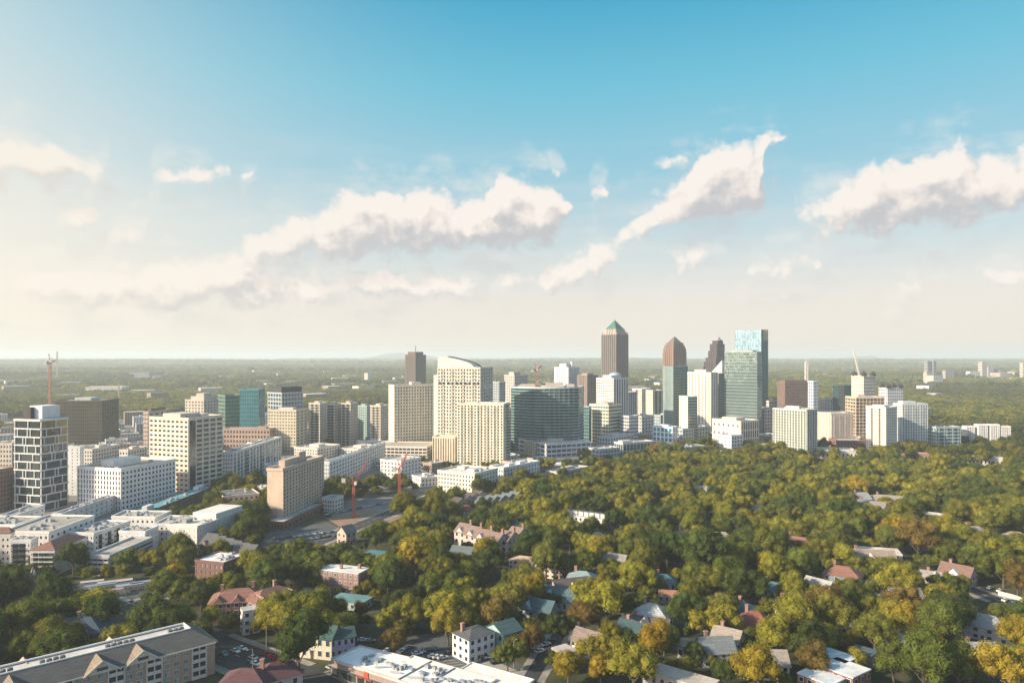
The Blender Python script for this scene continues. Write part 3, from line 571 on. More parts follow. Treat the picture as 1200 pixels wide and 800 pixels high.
# ------------------------------------------------------------------ special towers
def clearbox(poly,H,lm=None,z0=0,keep=.78):
    OCC.append([Vector(p[:2]) for p in poly]); xs=[proj((p[0],p[1],0))[0] for p in poly]; D=min(p[1] for p in poly)
    yt=min(proj((p[0],p[1],z0+H))[1] for p in poly); yb=max(proj((p[0],p[1],0))[1] for p in poly)
    CLEAR.append((D,min(xs),yt,max(xs),yt+(yb-yt)*keep))
    if lm: LM.append((sum(xs)/len(xs),(yt+yb)/2,lm))
def balcony_tower():
    poly=quad(18,47,78.5,600,42); H=zat(493,poly[0].y); clearbox(poly,H,'glass tower with staggered white frames')
    org=sum(poly,Vector((0,0)))/4; root=thing('balcony_tower','dark glass apartment tower wrapped in staggered white frames','tower',(org.x,org.y,0))
    lp=[p-org for p in poly]; core=MB(); core.prism(lp,0,H-.05); core.build('core_wall',wallm((.08,.09,.10)),root)
    fl=11; fh=H/fl; rnd=random.Random(5); wm=wallm((.62,.62,.62)); fr=MB()
    g1=glassm((.015,.02,.022),(.07,.085,.09),.1,1); g2=GOLD  # sun reflection on the upper panes put into gold glass colour
    for j in range(fl+1):
        b=MB(); z=j*fh; b.prism(scaled(lp,.9 if j%2 else .7),max(0,z-.45),z+.5 if j<fl else z+1.0); b.build('floor_slab',wm,root)
    for e in (0,1,2,3):
        P,Q=lp[e],lp[(e+1)%4]; d=(Q-P); L=d.length; d/=L; nr=Vector((d.y,-d.x)); ang=math.atan2(d.y,d.x)
        for j in range(fl):
            z0=j*fh+.5; z1=(j+1)*fh-.45; hh=z1-z0; zc=(z0+z1)/2
            pat={0:(.12,.52,.64),1:(.2,.74),2:(.4,.52,.86),3:(.34,.46,.8)}[(j+e)%4]
            if j==fl-1: pat=(.55,)
            cuts=[0]+list(pat)+[1]
            for k in range(len(cuts)-1):
                a,b_=cuts[k]*L,cuts[k+1]*L; c=P+d*((a+b_)/2)+nr*.1
                if e in (0,3):
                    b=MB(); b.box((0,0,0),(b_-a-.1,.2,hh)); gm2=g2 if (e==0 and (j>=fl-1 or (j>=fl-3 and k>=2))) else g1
                    o=b.build('window',gm2,root,(c.x,c.y,zc)); o.rotation_euler.z=ang
                else: pass
                q=P+d*(cuts[k]*L if k else .35)+nr*.45; fr.box((q.x,q.y,zc),(.55,.95,hh+.05),ang)
    fr.build('balcony_frame',wm,root)
    rp=MB(); rp.prism(scaled(lp,-.6),H+.6,H+1.1); rp.build('roof',roofm((.25,.25,.25)),root)
    e0=lp[1]-lp[0]; e1=lp[3]-lp[0]; ang=math.atan2(e0.y,e0.x)
    for nm,u,v,su,sv,h,c in (('penthouse',.52,.4,.62,.5,10,(.62,.64,.66)),('stair_tower',.2,.62,.25,.3,9,(.07,.06,.06)),('rooftop_plant_room',.8,.7,.2,.25,4,(.3,.3,.3))):
        p=lp[0]+e0*u+e1*v; b=MB(); b.box((0,0,h/2),(e0.length*su,e1.length*sv,h)); o=b.build(nm,wallm(c),root,(p.x,p.y,H+1.1)); o.rotation_euler.z=ang
balcony_tower()
def curved_roof_tower():
    th=74; poly=quad(513,563,577,541,th); D=poly[0].y; H=zat(431,D)
    r=tower('curved_roof_tower','tall cream residential tower topped by a sweeping curved white crown','tower',poly,H,27,{0:(5,.55,.5),3:(15,.5,.5),2:(5,.5,.5)},wallc=(.60,.54,.44),dep=.6,lm='tall curved roof tower',parapet=.8,glass=DKG)
    org=Vector((r.location.x,r.location.y)); P=poly[0]-org; L=poly[3]-org; e0=(poly[1]-poly[0])
    # crown: profile along the lit face, high towards the left
    m=MB(); n=14; top=[]
    for i in range(n+1):
        t=i/n; hh=1.0+13.5*(max(0,(t-.15)/.85))**.55*(1 if t<.92 else 1-(t-.92)*2.5)
        top.append(hh)
    vs=[];fs=[]
    for i in range(n+1):
        q=P+(L-P)*(i/n); inn=q+e0*.55
        vs+=[(q.x,q.y,H),(q.x,q.y,H+top[i]),(inn.x,inn.y,H+top[i]-1.5),(inn.x,inn.y,H)]
    for i in range(n):
        a=4*i; b=4*(i+1); fs+=[(a,a+1,b+1,b),(a+1,a+2,b+2,b+1),(a+2,a+3,b+3,b+2),(a+3,a,b,b+3)]
    fs+=[(0,3,2,1),(4*n,4*n+1,4*n+2,4*n+3)]
    m.add(vs,fs); cr=m.build('curved_crown',wallm((.60,.57,.51)),r)
    e=MB()
    for i in range(n):
        q0=P+(L-P)*(i/n)+e0*.57; q1=P+(L-P)*((i+1)/n)+e0*.57
        e.bar((q0.x,q0.y,H+top[i]-.9),(q1.x,q1.y,H+top[i+1]-.9),1.6,1.6)
    e.build('dark_coping',wallm((.04,.04,.045)),cr)
    b=MB()     # dark mechanical openings near the top
    d=(L-P).normalized(); nr=-Vector((d.y,-d.x)); nr=Vector((-e0.x,-e0.y)).normalized(); ang=math.atan2(d.y,d.x)
    for k in range(10):
        q=P+d*((L-P).length*(k+.5)/10)+Vector((d.y,-d.x))*(-.75); b=MB(); b.box((0,0,0),((L-P).length*.045,.35,3.0)); o=b.build('louvre_opening',wallm((.03,.03,.03)),r,(q.x,q.y,H*.835)); o.rotation_euler.z=ang
    # lower shoulder on the left
    q=L-(P-L).normalized()*3.5; w_=MB(); w_.box((q.x+e0.x*.5,q.y+e0.y*.5,H*.46),(7,e0.length*.8,H*.92),math.atan2(d.y,d.x)); w_.build('side_shaft',wallm((.60,.55,.44)),r)
curved_roof_tower()
def crown_glass():     # rounded glass drum at the front corner of the cream front tower
    c=gp(590,550); c=Vector((c.x-2,c.y+10,0)); D=c.y; H=zat(474,D)
    r=[o for o in C.objects if o.name.startswith('cream_front_tower')][0]
    b=MB(); b.cyl((c.x-r.location.x,c.y-r.location.y),9,9,0,H,24); b.build('corner_drum',TEAL,r)
    for j in range(22):
        b=MB(); b.cyl((c.x-r.location.x,c.y-r.location.y),9.35,9.35,j*H/22-.4 if j else 0,j*H/22+.5,24); b.build('balcony_ring',wallm((.55,.53,.48)),r)
    b=MB(); b.cyl((c.x-r.location.x,c.y-r.location.y),10.5,10.5,H,H+1.2,24); b.build('crown_disc',wallm((.30,.31,.30)),r)
crown_glass()
def curved_office():
    D0=908; pts=[]; n=14
    for i in range(n+1):
        t=i/n; x=599+(678-599)*t; y=D0+26*(abs(t-.60)/.60)**2 if t<.6 else D0+9*((t-.6)/.4)**2
        pts.append(Vector(((x-600)/F*y,y)))
    poly=pts+[Vector(((684-600)/F*(D0+34),D0+34)),Vector(((606-600)/F*(D0+60),D0+60))]
    H=zat(455,D0)
    r=tower('curved_glass_office','broad teal glass office with bowed facade and pale floor lines','office tower',poly,H,22,{},mode='R',wallc=(.50,.55,.53),glass=glassm((.015,.075,.085),(.07,.20,.21),.06,1.0,metal=.3),band=.15,dep=.5,parapet=1.6,lm='bowed teal glass office',roofc=(.42,.40,.38))
    org=Vector((r.location.x,r.location.y)); mu=MB()
    for i in range(0,n+1):
        q=pts[i]-org; mu.box((q.x,q.y-.35,H/2),(.45,.7,H-1))
    mu.build('mullion_frame',wallm((.20,.28,.27)),r)
    for (x,wd,h) in ((622,26,4),(650,22,5.5),(668,10,4)):
        b=MB(); q=Vector(((x-600)/F*(D0+36),D0+36))-org; b.box((0,0,h/2),(wd,16,h)); b.build('rooftop_plant_room',wallm((.50,.42,.36)),r,(q.x,q.y,H+.06))
    # podium
    p=quad(598,640,692,537,30); tower('office_podium','low podium of white slabs and dark glass below the bowed office','podium',p,zat(521,p[0].y),3,{0:(9,.9,.62),3:(7,.9,.62)},mode='R',wallc=(.60,.60,.60),glass=BLUEG,band=.42,dep=.8,occ=False,plant=((.5,.5,.3,.4,3,(.6,.5,.42)),),roofc=(.6,.52,.45))
curved_office()
def tier(root,xl,xc,xr,yb,yt0,yt1,th,cols,wc,gl,fl=12,**k):
    poly=quad(xl,xc,xr,yb,th); D=poly[0].y; z0=zat(yt0,D) if yt0 else 0
    tower('x','x','x',poly,zat(yt1,D)-z0,fl,cols,z0=z0,wallc=wc,glass=gl,root=root,mode='R',occ=False,clear=False,**k); return poly
def pyramid(root,poly,z0,z1,m,name='pyramid_roof',top=0.0):
    org=Vector((root.location.x,root.location.y)); lp=[Vector(p)-org for p in poly]; c=sum(lp,Vector((0,0)))/len(lp)
    b=MB(); n=len(lp)
    if top==0: b.add([(*p,z0) for p in lp]+[(*c,z1)],[(i,(i+1)%n,n) for i in range(n)]+[tuple(range(n-1,-1,-1))])
    else:
        tp=[c+(p-c)*top for p in lp]; b.add([(*p,z0) for p in lp]+[(*p,z1) for p in tp],[(i,(i+1)%n,n+(i+1)%n,n+i) for i in range(n)]+[tuple(range(n,2*n)),tuple(range(n-1,-1,-1))])
    return b.build(name,m,root)
def pyramid_tower():
    yb=480; wc=(.17,.135,.125); g=glassm((.035,.03,.03),(.11,.09,.09),.2,.9)
    poly=quad(705,722,736,yb,45); D=poly[0].y; H=zat(392,D)
    r=tower('pyramid_tower','tall brown stone skyscraper with steep green pyramid roof and golden spire','skyscraper',poly,H,46,{0:(7,.6,1),3:(7,.6,1)},mode='R',wallc=wc,glass=g,band=.22,dep=.9,parapet=.5,lm='green pyramid skyscraper')
    c=sum(poly,Vector((0,0)))/4
    def sh(k): return [c+(p-c)*k for p in poly]
    for k,za,zb in ((.84,H,H+7),(.74,H+7,H+13)):
        tower('x','x','x',sh(k),zb-za,3,{0:(5,.5,1),3:(5,.5,1),1:(5,.5,1),2:(5,.5,1)},z0=za,wallc=(.42,.33,.27),glass=g,root=r,mode='R',occ=False,clear=False,parapet=.3,band=.2,dep=.7)
    org=Vector((r.location.x,r.location.y))
    for p in sh(.93): b=MB(); q=p-org; b.box((q.x,q.y,H+3),(3.5,3.5,6)); pin=b.build('corner_pinnacle',wallm((.42,.33,.27)),r)
    za=H+13; zt=zat(374,D)
    pyramid(r,sh(.72),za,zt,paint((.035,.12,.095),.5,0,'copper_green'))
    b=MB(); b.cyl((0,0),.9,.2,zt-3,zt+8,8); b.build('spire',paint((.6,.42,.12),.3,.6),r)
pyramid_tower()
def crowned_tower():
    yb=480; wc=(.25,.15,.11); g=glassm((.05,.03,.025),(.12,.07,.05),.25,.8)
    poly=quad(777,789,804,yb,42); D=poly[0].y; H=zat(413,D); c=sum(poly,Vector((0,0)))/4
    r=tower('crowned_tower','reddish brown tower with arched shoulders and dark pyramid cap','skyscraper',poly,H,34,{0:(6,.5,1),3:(5,.5,1)},mode='R',wallc=wc,glass=g,band=.2,dep=1.0,parapet=.3,lm='reddish brown crowned tower')
    z=H
    for k,dz in ((.97,zat(408,D)-zat(413,D)),(.88,zat(404.5,D)-zat(408,D)),(.74,zat(401.5,D)-zat(404.5,D))):
        pl=[c+(p-c)*k for p in poly]; tower('x','x','x',pl,dz,2,{0:(5,.5,1),3:(4,.5,1)},z0=z,wallc=wc,glass=g,root=r,mode='R',occ=False,clear=False,parapet=.2,band=.25,dep=.8); z+=dz
    pyramid(r,[c+(p-c)*.64 for p in poly],z,zat(393.5,D),paint((.13,.11,.09),.6,0,'roof_metal'))
crowned_tower()
def stepped_tower():
    yb=476; wc=(.085,.06,.075); g=glassm((.02,.018,.025),(.06,.05,.06),.2,.9)
    poly=quad(825,839,849,yb,45); D=poly[0].y
    r=tower('stepped_tower','dark maroon skyscraper stepping inward to a small round lantern','skyscraper',poly,zat(424,D),24,{0:(5,.5,1),3:(5,.5,1)},mode='R',wallc=wc,glass=g,band=.3,dep=.8,parapet=.3,lm='dark stepped skyscraper')
    for (a,b_,c_,y0,y1) in ((827,839,849,424,419),(830,840,849,419,411),(832,840,849,411,403),(835,841,847,403,399)):
        tier(r,a,b_,c_,yb-.4,y0,y1,45,{0:(4,.5,1),3:(4,.5,1)},wc,g,fl=3,parapet=.2,band=.3,dep=.6)
    q=gp(841.5,474); b=MB(); q=q-r.location; b.cyl((q.x,q.y),9,8.5,zat(400,D),zat(397,D),14); b.cyl((q.x,q.y),6,5,zat(397,D),zat(394.5,D),12); b.cyl((q.x,q.y),.5,.2,zat(394.5,D),zat(391,D),6)
    b.build('lantern',wallm((.30,.27,.27)),r)
stepped_tower()
def blue_tower():
    yb=500; poly=quad(861,892,900,yb,70); D=poly[0].y
    r=tower('blue_topped_tower','tallest skyscraper, with a glass crown coloured pale blue like the mirrored sky','skyscraper',poly,zat(386,D),44,{0:(3,.8,1),3:(10,.9,1)},mode='R',wallc=(.22,.34,.44),glass=SKYG,band=.06,dep=.2,parapet=.2,lm='tallest blue glass skyscraper')  # sky reflection put into the crown's blue base colour
    tier(r,891.5,893,900,yb-.3,None,399,30,{0:(2,.7,1)},(.07,.17,.20),TEAL,fl=40,parapet=.2,band=.15,dep=.3)
    tier(r,893,894,899,yb-.3,399,386,30,{0:(2,.5,.5)},(.42,.38,.20),GOLD,fl=5,parapet=.2,band=.5,dep=.3)
    tier(r,892,893.5,898,yb+1.5,None,477,25,{0:(1,.3,1)},(.64,.52,.42),DKG,fl=4,parapet=.4,band=.7,dep=.3)
blue_tower()
def gable_tower():
    poly=quad(833,846,849,494,60); D=poly[0].y; H=zat(437,D)
    r=tower('gabled_tower','cream tower with single sloping triangular crown behind the white balcony tower','tower',poly,H,20,{0:(3,.5,.5),3:(5,.5,.5)},wallc=(.64,.53,.40),limit=20)
    org=Vector((r.location.x,r.location.y)); lp=[p-org for p in poly]; P,R_,B,L=lp; z1=zat(422,D)
    m=MB(); m.add([(*P,H),(*R_,H),(*B,H),(*L,H),(*P,z1),(*R_,z1)],[(0,1,5,4),(1,2,5),(3,0,4),(4,5,2,3),(3,2,1,0)]); m.build('sloped_crown',wallm((.68,.57,.44)),r)
gable_tower()
def white_dome():
    r=[o for o in C.objects if o.name.startswith('white_grid_tower')][0]; D=1010; H=[c for c in r.children if c.name.startswith('roof')][0]
    z=max(v[2] for v in H.bound_box); b=MB(); n=16
    rad=9; prev=None; vs=[];fs=[]
    for j in range(6):
        a=j/5*math.pi/2
        for i in range(n): vs.append((4+rad*math.cos(a)*math.cos(2*math.pi*i/n),2+rad*math.cos(a)*math.sin(2*math.pi*i/n),z+4+5*math.sin(a)))
    for j in range(5):
        for i in range(n): fs.append((j*n+i,j*n+(i+1)%n,(j+1)*n+(i+1)%n,(j+1)*n+i))
    b.add(vs,fs); b.cyl((4,2),9,9,z,z+4,16); b.build('dome_roof',paint((.35,.40,.42),.4),r)
white_dome()
for nm in ('cream_crown_tower','blue_crown_tower'):
    r=[o for o in C.objects if o.name.startswith(nm)][0]; rf=[c for c in r.children if c.name.startswith('roof')][0]
    me=rf.data; z=max(v.co.z for v in me.vertices); cs=[v.co for v in me.vertices if abs(v.co.z-z)<.01]
    for cpt in cs:
        b=MB(); x,y=cpt.x*.8,cpt.y*.8; b.box((x,y,z+2),(7,7,4)); b.add([(x-4.5,y-4.5,z+4),(x+4.5,y-4.5,z+4),(x+4.5,y+4.5,z+4),(x-4.5,y+4.5,z+4),(x,y,z+9)],[(0,1,4),(1,2,4),(2,3,4),(3,0,4),(3,2,1,0)])
        b.build('corner_turret',wallm((.07,.06,.06)),r)
# ------------------------------------------------------------------ cranes, masts
def lattice(mb,p,q,wd,seg,t=.25):
    p=Vector(p);q=Vector(q);d=q-p;L=d.length;d/=L; up=Vector((0,0,1)) if abs(d.z)<.9 else Vector((0,1,0)); x=d.cross(up).normalized()*wd/2; y=d.cross(x).normalized()*wd/2
    cs=[x+y,x-y,-x-y,-x+y]; n=max(2,int(L/seg))
    for c in cs: mb.bar(p+c,q+c,t)
    for k in range(n):
        a=p+d*(L*k/n); b=p+d*(L*(k+1)/n)
        for i in range(4):
            c0,c1=cs[i],cs[(i+1)%4]; mb.bar(a+c0,b+c1 if k%2 else b+c1,t*.7); mb.bar(b+c0,b+c1,t*.7)
def crane(label,px,yb,ytop,z0,col,jib,cj,wd=2.0,t=.35,D=None):
    """jib / counter jib given as metre offsets (x,y,z) from the slewing ring"""
    if D is None: g_=gp(px,yb)
    else: g_=Vector(((px-600)/F*D,D,0))
    g_.z=z0; H=zat(ytop,g_.y)-z0; m=paint(col,.5,0,'crane_paint')
    r=thing('tower_crane',label,'crane',g_,'tower cranes')
    b=MB(); lattice(b,(0,0,0),(0,0,H),wd,wd*1.2,t); b.build('mast',m,r)
    b=MB(); lattice(b,(0,0,H),jib,wd*.7,wd,t*.8) if False else lattice(b,(0,0,H),(jib[0],jib[1],H+jib[2]),wd*.7,wd,t*.8); b.build('jib',m,r)
    b=MB(); lattice(b,(0,0,H),(cj[0],cj[1],H+cj[2]),wd*.7,wd,t*.8); b.build('counter_jib',m,r)
    b=MB(); b.box((0,0,0),(3,2.4,3)); b.build('counterweight',wallm((.45,.42,.40)),r,(cj[0],cj[1],H+cj[2]-1))
    b=MB(); b.box((0,0,0),(1.8,1.8,2.3)); b.build('operator_cab',paint((.6,.6,.6),.4),r,(1.6,-1,H+.8))
    b=MB(); b.bar((0,0,H),(cj[0]*.3,cj[1]*.3,H+8),.6*t/.35); b.bar((cj[0]*.3,cj[1]*.3,H+8),(jib[0]*.7,jib[1]*.7,H+jib[2]*.7),.15*t/.35); b.bar((cj[0]*.3,cj[1]*.3,H+8),(cj[0],cj[1],H+cj[2]),.2*t/.35); b.build('tie_frame',m,r)
    OCC.append([Vector((g_.x-3,g_.y-3)),Vector((g_.x+3,g_.y-3)),Vector((g_.x+3,g_.y+3)),Vector((g_.x-3,g_.y+3))])
    CLEAR.append((g_.y,px-4,ytop,px+4,yb-3))
RED=(.45,.11,.08)
crane('red luffing crane right of the tan tower, jib raised to the upper right',414.5,606,567,0,RED,(10,3,17),(-7,-2,4),wd=1.6,t=.24)
crane('red crane with a short jib behind the big trees, right of the other red one',468,592,550,0,RED,(4,14,11),(-3,-6,2),wd=1.6,t=.26)
crane('slender red crane rising behind the glass balcony tower, jib edge on',58.5,0,425,0,(.42,.20,.15),(.6,7,2),(-1,-4,1),wd=1.6,t=.22,D=640)
crane('thin red crane mast on the roof of the bowed teal office',628,0,434,82,(.42,.14,.10),(8,20,6),(-5,-9,1),wd=1.8,t=.4,D=935)
crane('small yellow crane on top of the stepped grey tower',607,0,438,90,(.5,.38,.08),(22,6,1),(-9,-2,0),wd=1.8,t=.45,D=1280)
crane('tall white crane with raised jib behind the cream turret tower',1007,0,440,60,(.62,.58,.52),(-10,0,46),(6,4,3),wd=3.0,t=.7,D=1330)
b=MB(); b.box((0,0,38),(9,9,76)); 
r_=thing('crane_shaft','pale concrete lift shaft behind the balcony tower, under the slender red crane','shaft',(*[(60.5-600)/F*655,655],0)); b.build('shaft_wall',wallm((.55,.48,.40)),r_)
def mast(label,px,D,z0,ytop,wd=1.5,t=.3,col=(.5,.3,.28)):
    x=(px-600)/F*D; H=zat(ytop,D)-z0; r=thing('radio_mast',label,'mast',(x,D,z0)); b=MB(); lattice(b,(0,0,0),(0,0,H),wd,wd*2,t); b.build('mast_frame',paint(col,.5),r)
    b=MB(); b.cyl((0,0),wd*.2,.1,H,H*1.06,6); b.build('antenna',paint(col,.5),r)
mast('very thin radio mast on the horizon just right of the slender red crane',67,3300,0,412,4,.9,(.35,.3,.3))
mast('thin radio mast standing right of the broad dark glass block',139,1900,0,449,2.5,.6,(.35,.3,.3))
mast('white tapering radio mast beside the brown office tower',945,1700,0,424,5,1.2,(.62,.55,.55))
mast('thin grey mast on the far plain left of the lone dark tower',365.5,5000,0,420,5,1.2,(.3,.3,.3))
# ------------------------------------------------------------------ balcony stacks on the residential towers
def stacks(rootname,edge,poslist,wd,floors,col=(.5,.45,.38),gl=DKG,H=None,proud=.9):
    r=[o for o in C.objects if o.name==rootname or o.name.startswith(rootname)][0]
    rf=[c for c in r.children if c.name.startswith('roof')][0]; me=rf.data
    nv=len(me.vertices)//2; lp=[Vector(me.vertices[i].co[:2]) for i in range(nv)]; H=me.vertices[nv].co.z-.05
    P,Q=lp[edge],lp[(edge+1)%nv]; d=Q-P; L=d.length; d/=L; nr=Vector((d.y,-d.x)); ang=math.atan2(d.y,d.x); fh=(H-1)/floors
    g=MB(); g.box((0,0,H/2-.5),(wd,.9,H-1.2)); gme=g.mesh('shade_glass_bay',gl)  # glass box standing proud, its dark tone replaces the shade of a recess
    b=MB(); b.add([(-wd*.53,-.1,0),(wd*.53,-.1,0),(wd*.53,-1.4,0),(-wd*.53,-1.4,0),(-wd*.53,-.1,.3),(wd*.53,-.1,.3),(wd*.53,-1.32,.3),(-wd*.53,-1.32,.3),(-wd*.53,-1.4,.8),(wd*.53,-1.4,.8),(wd*.53,-1.32,.8),(-wd*.53,-1.32,.8)],
      [(3,2,1,0),(4,5,6,7),(0,1,5,4),(3,0,4,7),(1,2,6,5),(2,3,8,9),(7,6,10,11),(8,11,10,9),(3,7,11,8),(2,9,10,6)])
    bme=b.mesh('balcony',wallm(col)); used=sum(1 for c_ in r.children if c_.name.startswith('balcony')); rest=MB()
    for t in poslist:
        q=P+d*L*t+nr*.32; inst('shade_glass_bay',gme,r,(q.x,q.y,0),ang)
        for j in range(floors):
            z=j*fh+.05
            if used<100: inst('balcony',bme,r,(q.x,q.y,z),ang); used+=1
            else:
                M=Matrix.Translation((q.x,q.y,z))@Matrix.Rotation(ang,4,'Z'); rest.add([M@Vector(v) for v in b.v],b.f)
    if rest.v: rest.build('balconies_beyond',wallm(col),r,kind='stuff')
stacks('cream_front_tower',3,(.12,.30,.48,.66,.84),4.6,22,(.36,.31,.24))  # balcony colour darkened for the shade of deep recesses
stacks('cream_slab_tower',0,(.1,.25,.42,.58,.72),4.6,22,(.52,.46,.36)); stacks('cream_slab_tower',0,(.84,.93),4.2,22,(.36,.44,.36),GREENG)
stacks('curved_roof_tower',3,(.12,.35,.6,.85),3.6,27,(.42,.37,.28))
stacks('curved_roof_tower',0,(.3,.7),3.5,27,(.4,.42,.42))
stacks('cream_strip_tower',3,(.15,.5,.82),3.0,26,(.42,.41,.40))
stacks('condo_block',3,(.3,.7),3.6,15,(.5,.44,.35)); stacks('condo_block.001',3,(.3,.7),3.6,15,(.4,.35,.3)); stacks('condo_block.002',3,(.25,.7),3.6,15,(.42,.36,.3)); stacks('condo_block.004',3,(.3,.7),3.2,15,(.5,.44,.35))
stacks('green_balcony_condo',3,(.1,.28,.46,.64,.82),4.2,17,(.50,.50,.45),GREENG); stacks('green_balcony_condo',0,(.3,.75),4,17,(.5,.5,.45),GREENG)
stacks('cream_corner_tower',3,(.3,.7),2.8,17,(.66,.6,.5)); stacks('blue_terrace_condo',0,(.2,.5,.8),5,16,(.55,.6,.6),TEAL)
stacks('beige_slab_block',0,(.15,.38,.62,.86),3.5,12,(.6,.5,.42)); stacks('beige_twin_tower',3,(.5,),4,15,(.5,.44,.38)); stacks('beige_twin_tower.001',0,(.3,.7),3.5,15,(.5,.42,.34))
stacks('white_grid_tower',0,(.35,.75),5,24,(.40,.42,.44),BLUEG); stacks('blue_shade_block',0,(.1,.25,.4,.55,.7,.85),4.2,8,(.50,.58,.62),BLUEG)  # midrise bays: blue shade of the face put into their colour
stacks('low_teal_block',0,(.2,.5,.8),4,7,(.5,.55,.55),TEAL)
b=MB()      # the dark glass stripe on the tall beige office, on its right face beside the corner
r_=[o for o in C.objects if o.name=='striped_office'][0]
rf=[c for c in r_.children if c.name.startswith('roof')][0].data; P=Vector(rf.vertices[0].co[:2]); Q=Vector(rf.vertices[1].co[:2]); d=(Q-P).normalized(); nr=Vector((d.y,-d.x)); H=rf.vertices[4].co.z
q=P+d*4+nr*.45; b.box((0,0,H/2-1),(6.5,.9,H-2)); o=b.build('glass_stripe',glassm((.01,.02,.035),(.03,.05,.08),.1,1),r_,(q.x,q.y,0)); o.rotation_euler.z=math.atan2(d.y,d.x)
# ------------------------------------------------------------------ midrise blocks in front of the towers
T('bay_midrise','long white and blue midrise with many bays behind the red cranes',380,386,451,571,542,67,6,{0:(22,.5,.6),3:(3,.4,.45)},wallc=(.60,.62,.62),glass=glassm((.01,.04,.06),(.07,.15,.2),.2,.8),units=8,cat='apartment block',lm='blue white midrise',dep=.5)
T('bay_midrise','short white wing ending the blue white midrise on the right',446,470,493,563,541,52,5,{0:(6,.4,.5),3:(6,.4,.5)},wallc=(.64,.60,.56),units=4,cat='apartment block')
T('cream_midrise','cream white midrise with stepped roofs and dark square windows, left wing',513,556,583,581,556,56,5,{0:(8,.42,.5),3:(12,.42,.5)},wallc=(.66,.60,.50),units=6,cat='apartment block',lm='cream midrise',roofc=(.62,.56,.50),plant=((.4,.3,.2,.2,2.5,(.6,.56,.5)),(.6,.7,.2,.2,2.5,(.6,.56,.5))))
T('cream_midrise','midrise in pale blue shade colour continuing right of the cream midrise',575,590,632,569,549,52,4,{0:(12,.45,.55),3:(5,.45,.5)},wallc=(.58,.60,.60),units=7,cat='apartment block',roofc=(.62,.58,.52),plant=((.3,.4,.15,.3,2.5),(.6,.4,.15,.3,2.5)))  # blue shade put into this wing's wall colour
T('brick_hall','reddish brown low hall with two dark fins below the bowed office',588,604,632,556,543,45,2,{0:(6,.4,.5),3:(5,.4,.5)},wallc=(.42,.30,.25),cat='hall',units=3,roofc=(.3,.26,.24))
T('flat_canopy_hall','low hall under a thin flat white roof right of the reddish brown hall',634,648,692,552,546,35,1,{0:(14,.85,.7),3:(5,.85,.7)},wallc=(.62,.60,.58),glass=BLUEG,cat='hall',parapet=.3,roofc=(.66,.62,.58))
T('glass_hall','low glass hall with brown fins below the cream banded block',720,730,766,537,520,38,2,{0:(9,.8,.85),3:(4,.8,.85)},wallc=(.50,.50,.48),glass=TEAL,cat='hall',units=3,roofc=(.6,.52,.45),plant=((.2,.5,.3,.5,3,(.6,.5,.42)),))
T('low_civic_block','low grey glass block with flat white roof beside the glass hall',690,702,726,541,527,40,3,{0:(7,.6,.5),3:(3,.6,.5)},wallc=(.40,.42,.42),glass=TEAL,cat='office block',units=4,roofc=(.55,.52,.48))
T('old_stone_block','two storey brown stone block below the ribbed podium',494,506,526,553,544,40,2,{0:(6,.45,.5),3:(5,.45,.5)},wallc=(.34,.25,.19),cat='stone building',units=2)
T('white_small_block','small white stepped apartment block right of the tan tower',378,392,402,600,585,58,3,{0:(3,.5,.5),3:(5,.5,.5)},wallc=(.62,.58,.53),cat='apartment block',units=2)
T('teal_roof_hall','dark green hall with bright teal flat roof in front of the white office',139,160,251,622,605,60,2,{0:(18,.8,.6),3:(6,.6,.6)},wallc=(.06,.075,.065),glass=glassm((.01,.02,.018),(.03,.05,.04),.3,.5),roofc=(.15,.31,.36),cat='hall',units=9,plant=((.2,.4,.08,.3,3,(.5,.5,.52)),(.9,.6,.1,.3,2.5,(.6,.6,.6))),lm='dark hall with teal roof',parapet=.5)
T('white_museum','off white windowless looking block with raised roof box and small dark windows',196,231,289,645,618,52,4,{0:(9,.14,.22),3:(6,.12,.2)},wallc=(.62,.58,.52),roofc=(.64,.60,.54),cat='block',units=9,plant=((.66,.45,.55,.8,4.5,(.64,.60,.55)),(.2,.7,.12,.16,2.5,(.3,.3,.3))),lm='off white block with roof box',dep=.2)
T('brick_white_roof','dark red brick apartment house with bright white roof and paired windows',229,262,288,683,660,50,3,{0:(5,.42,.5),3:(6,.42,.5)},wallc=(.20,.09,.075),glass=glassm((.12,.13,.12),(.35,.38,.36),.3,.6),roofc=(.75,.74,.72),cat='apartment house',units=6,parapet=.6,lm='brick house with bright white roof')
T('long_grey_terrace','long flat roofed white terrace with vents in front of the balcony tower, left wing',-20,0,52,632,612,60,3,{0:(8,.25,.35),3:(4,.3,.4)},wallc=(.60,.58,.56),roofc=(.30,.30,.30),cat='apartment block',units=10,lm='long flat roofed terrace')
T('long_grey_terrace','flat roofed white terrace with dormer arch in front of the white office, right wing',62,72,138,621,603,58,3,{0:(11,.28,.35),3:(4,.3,.4)},wallc=(.60,.58,.56),roofc=(.30,.30,.29),cat='apartment block',units=14)
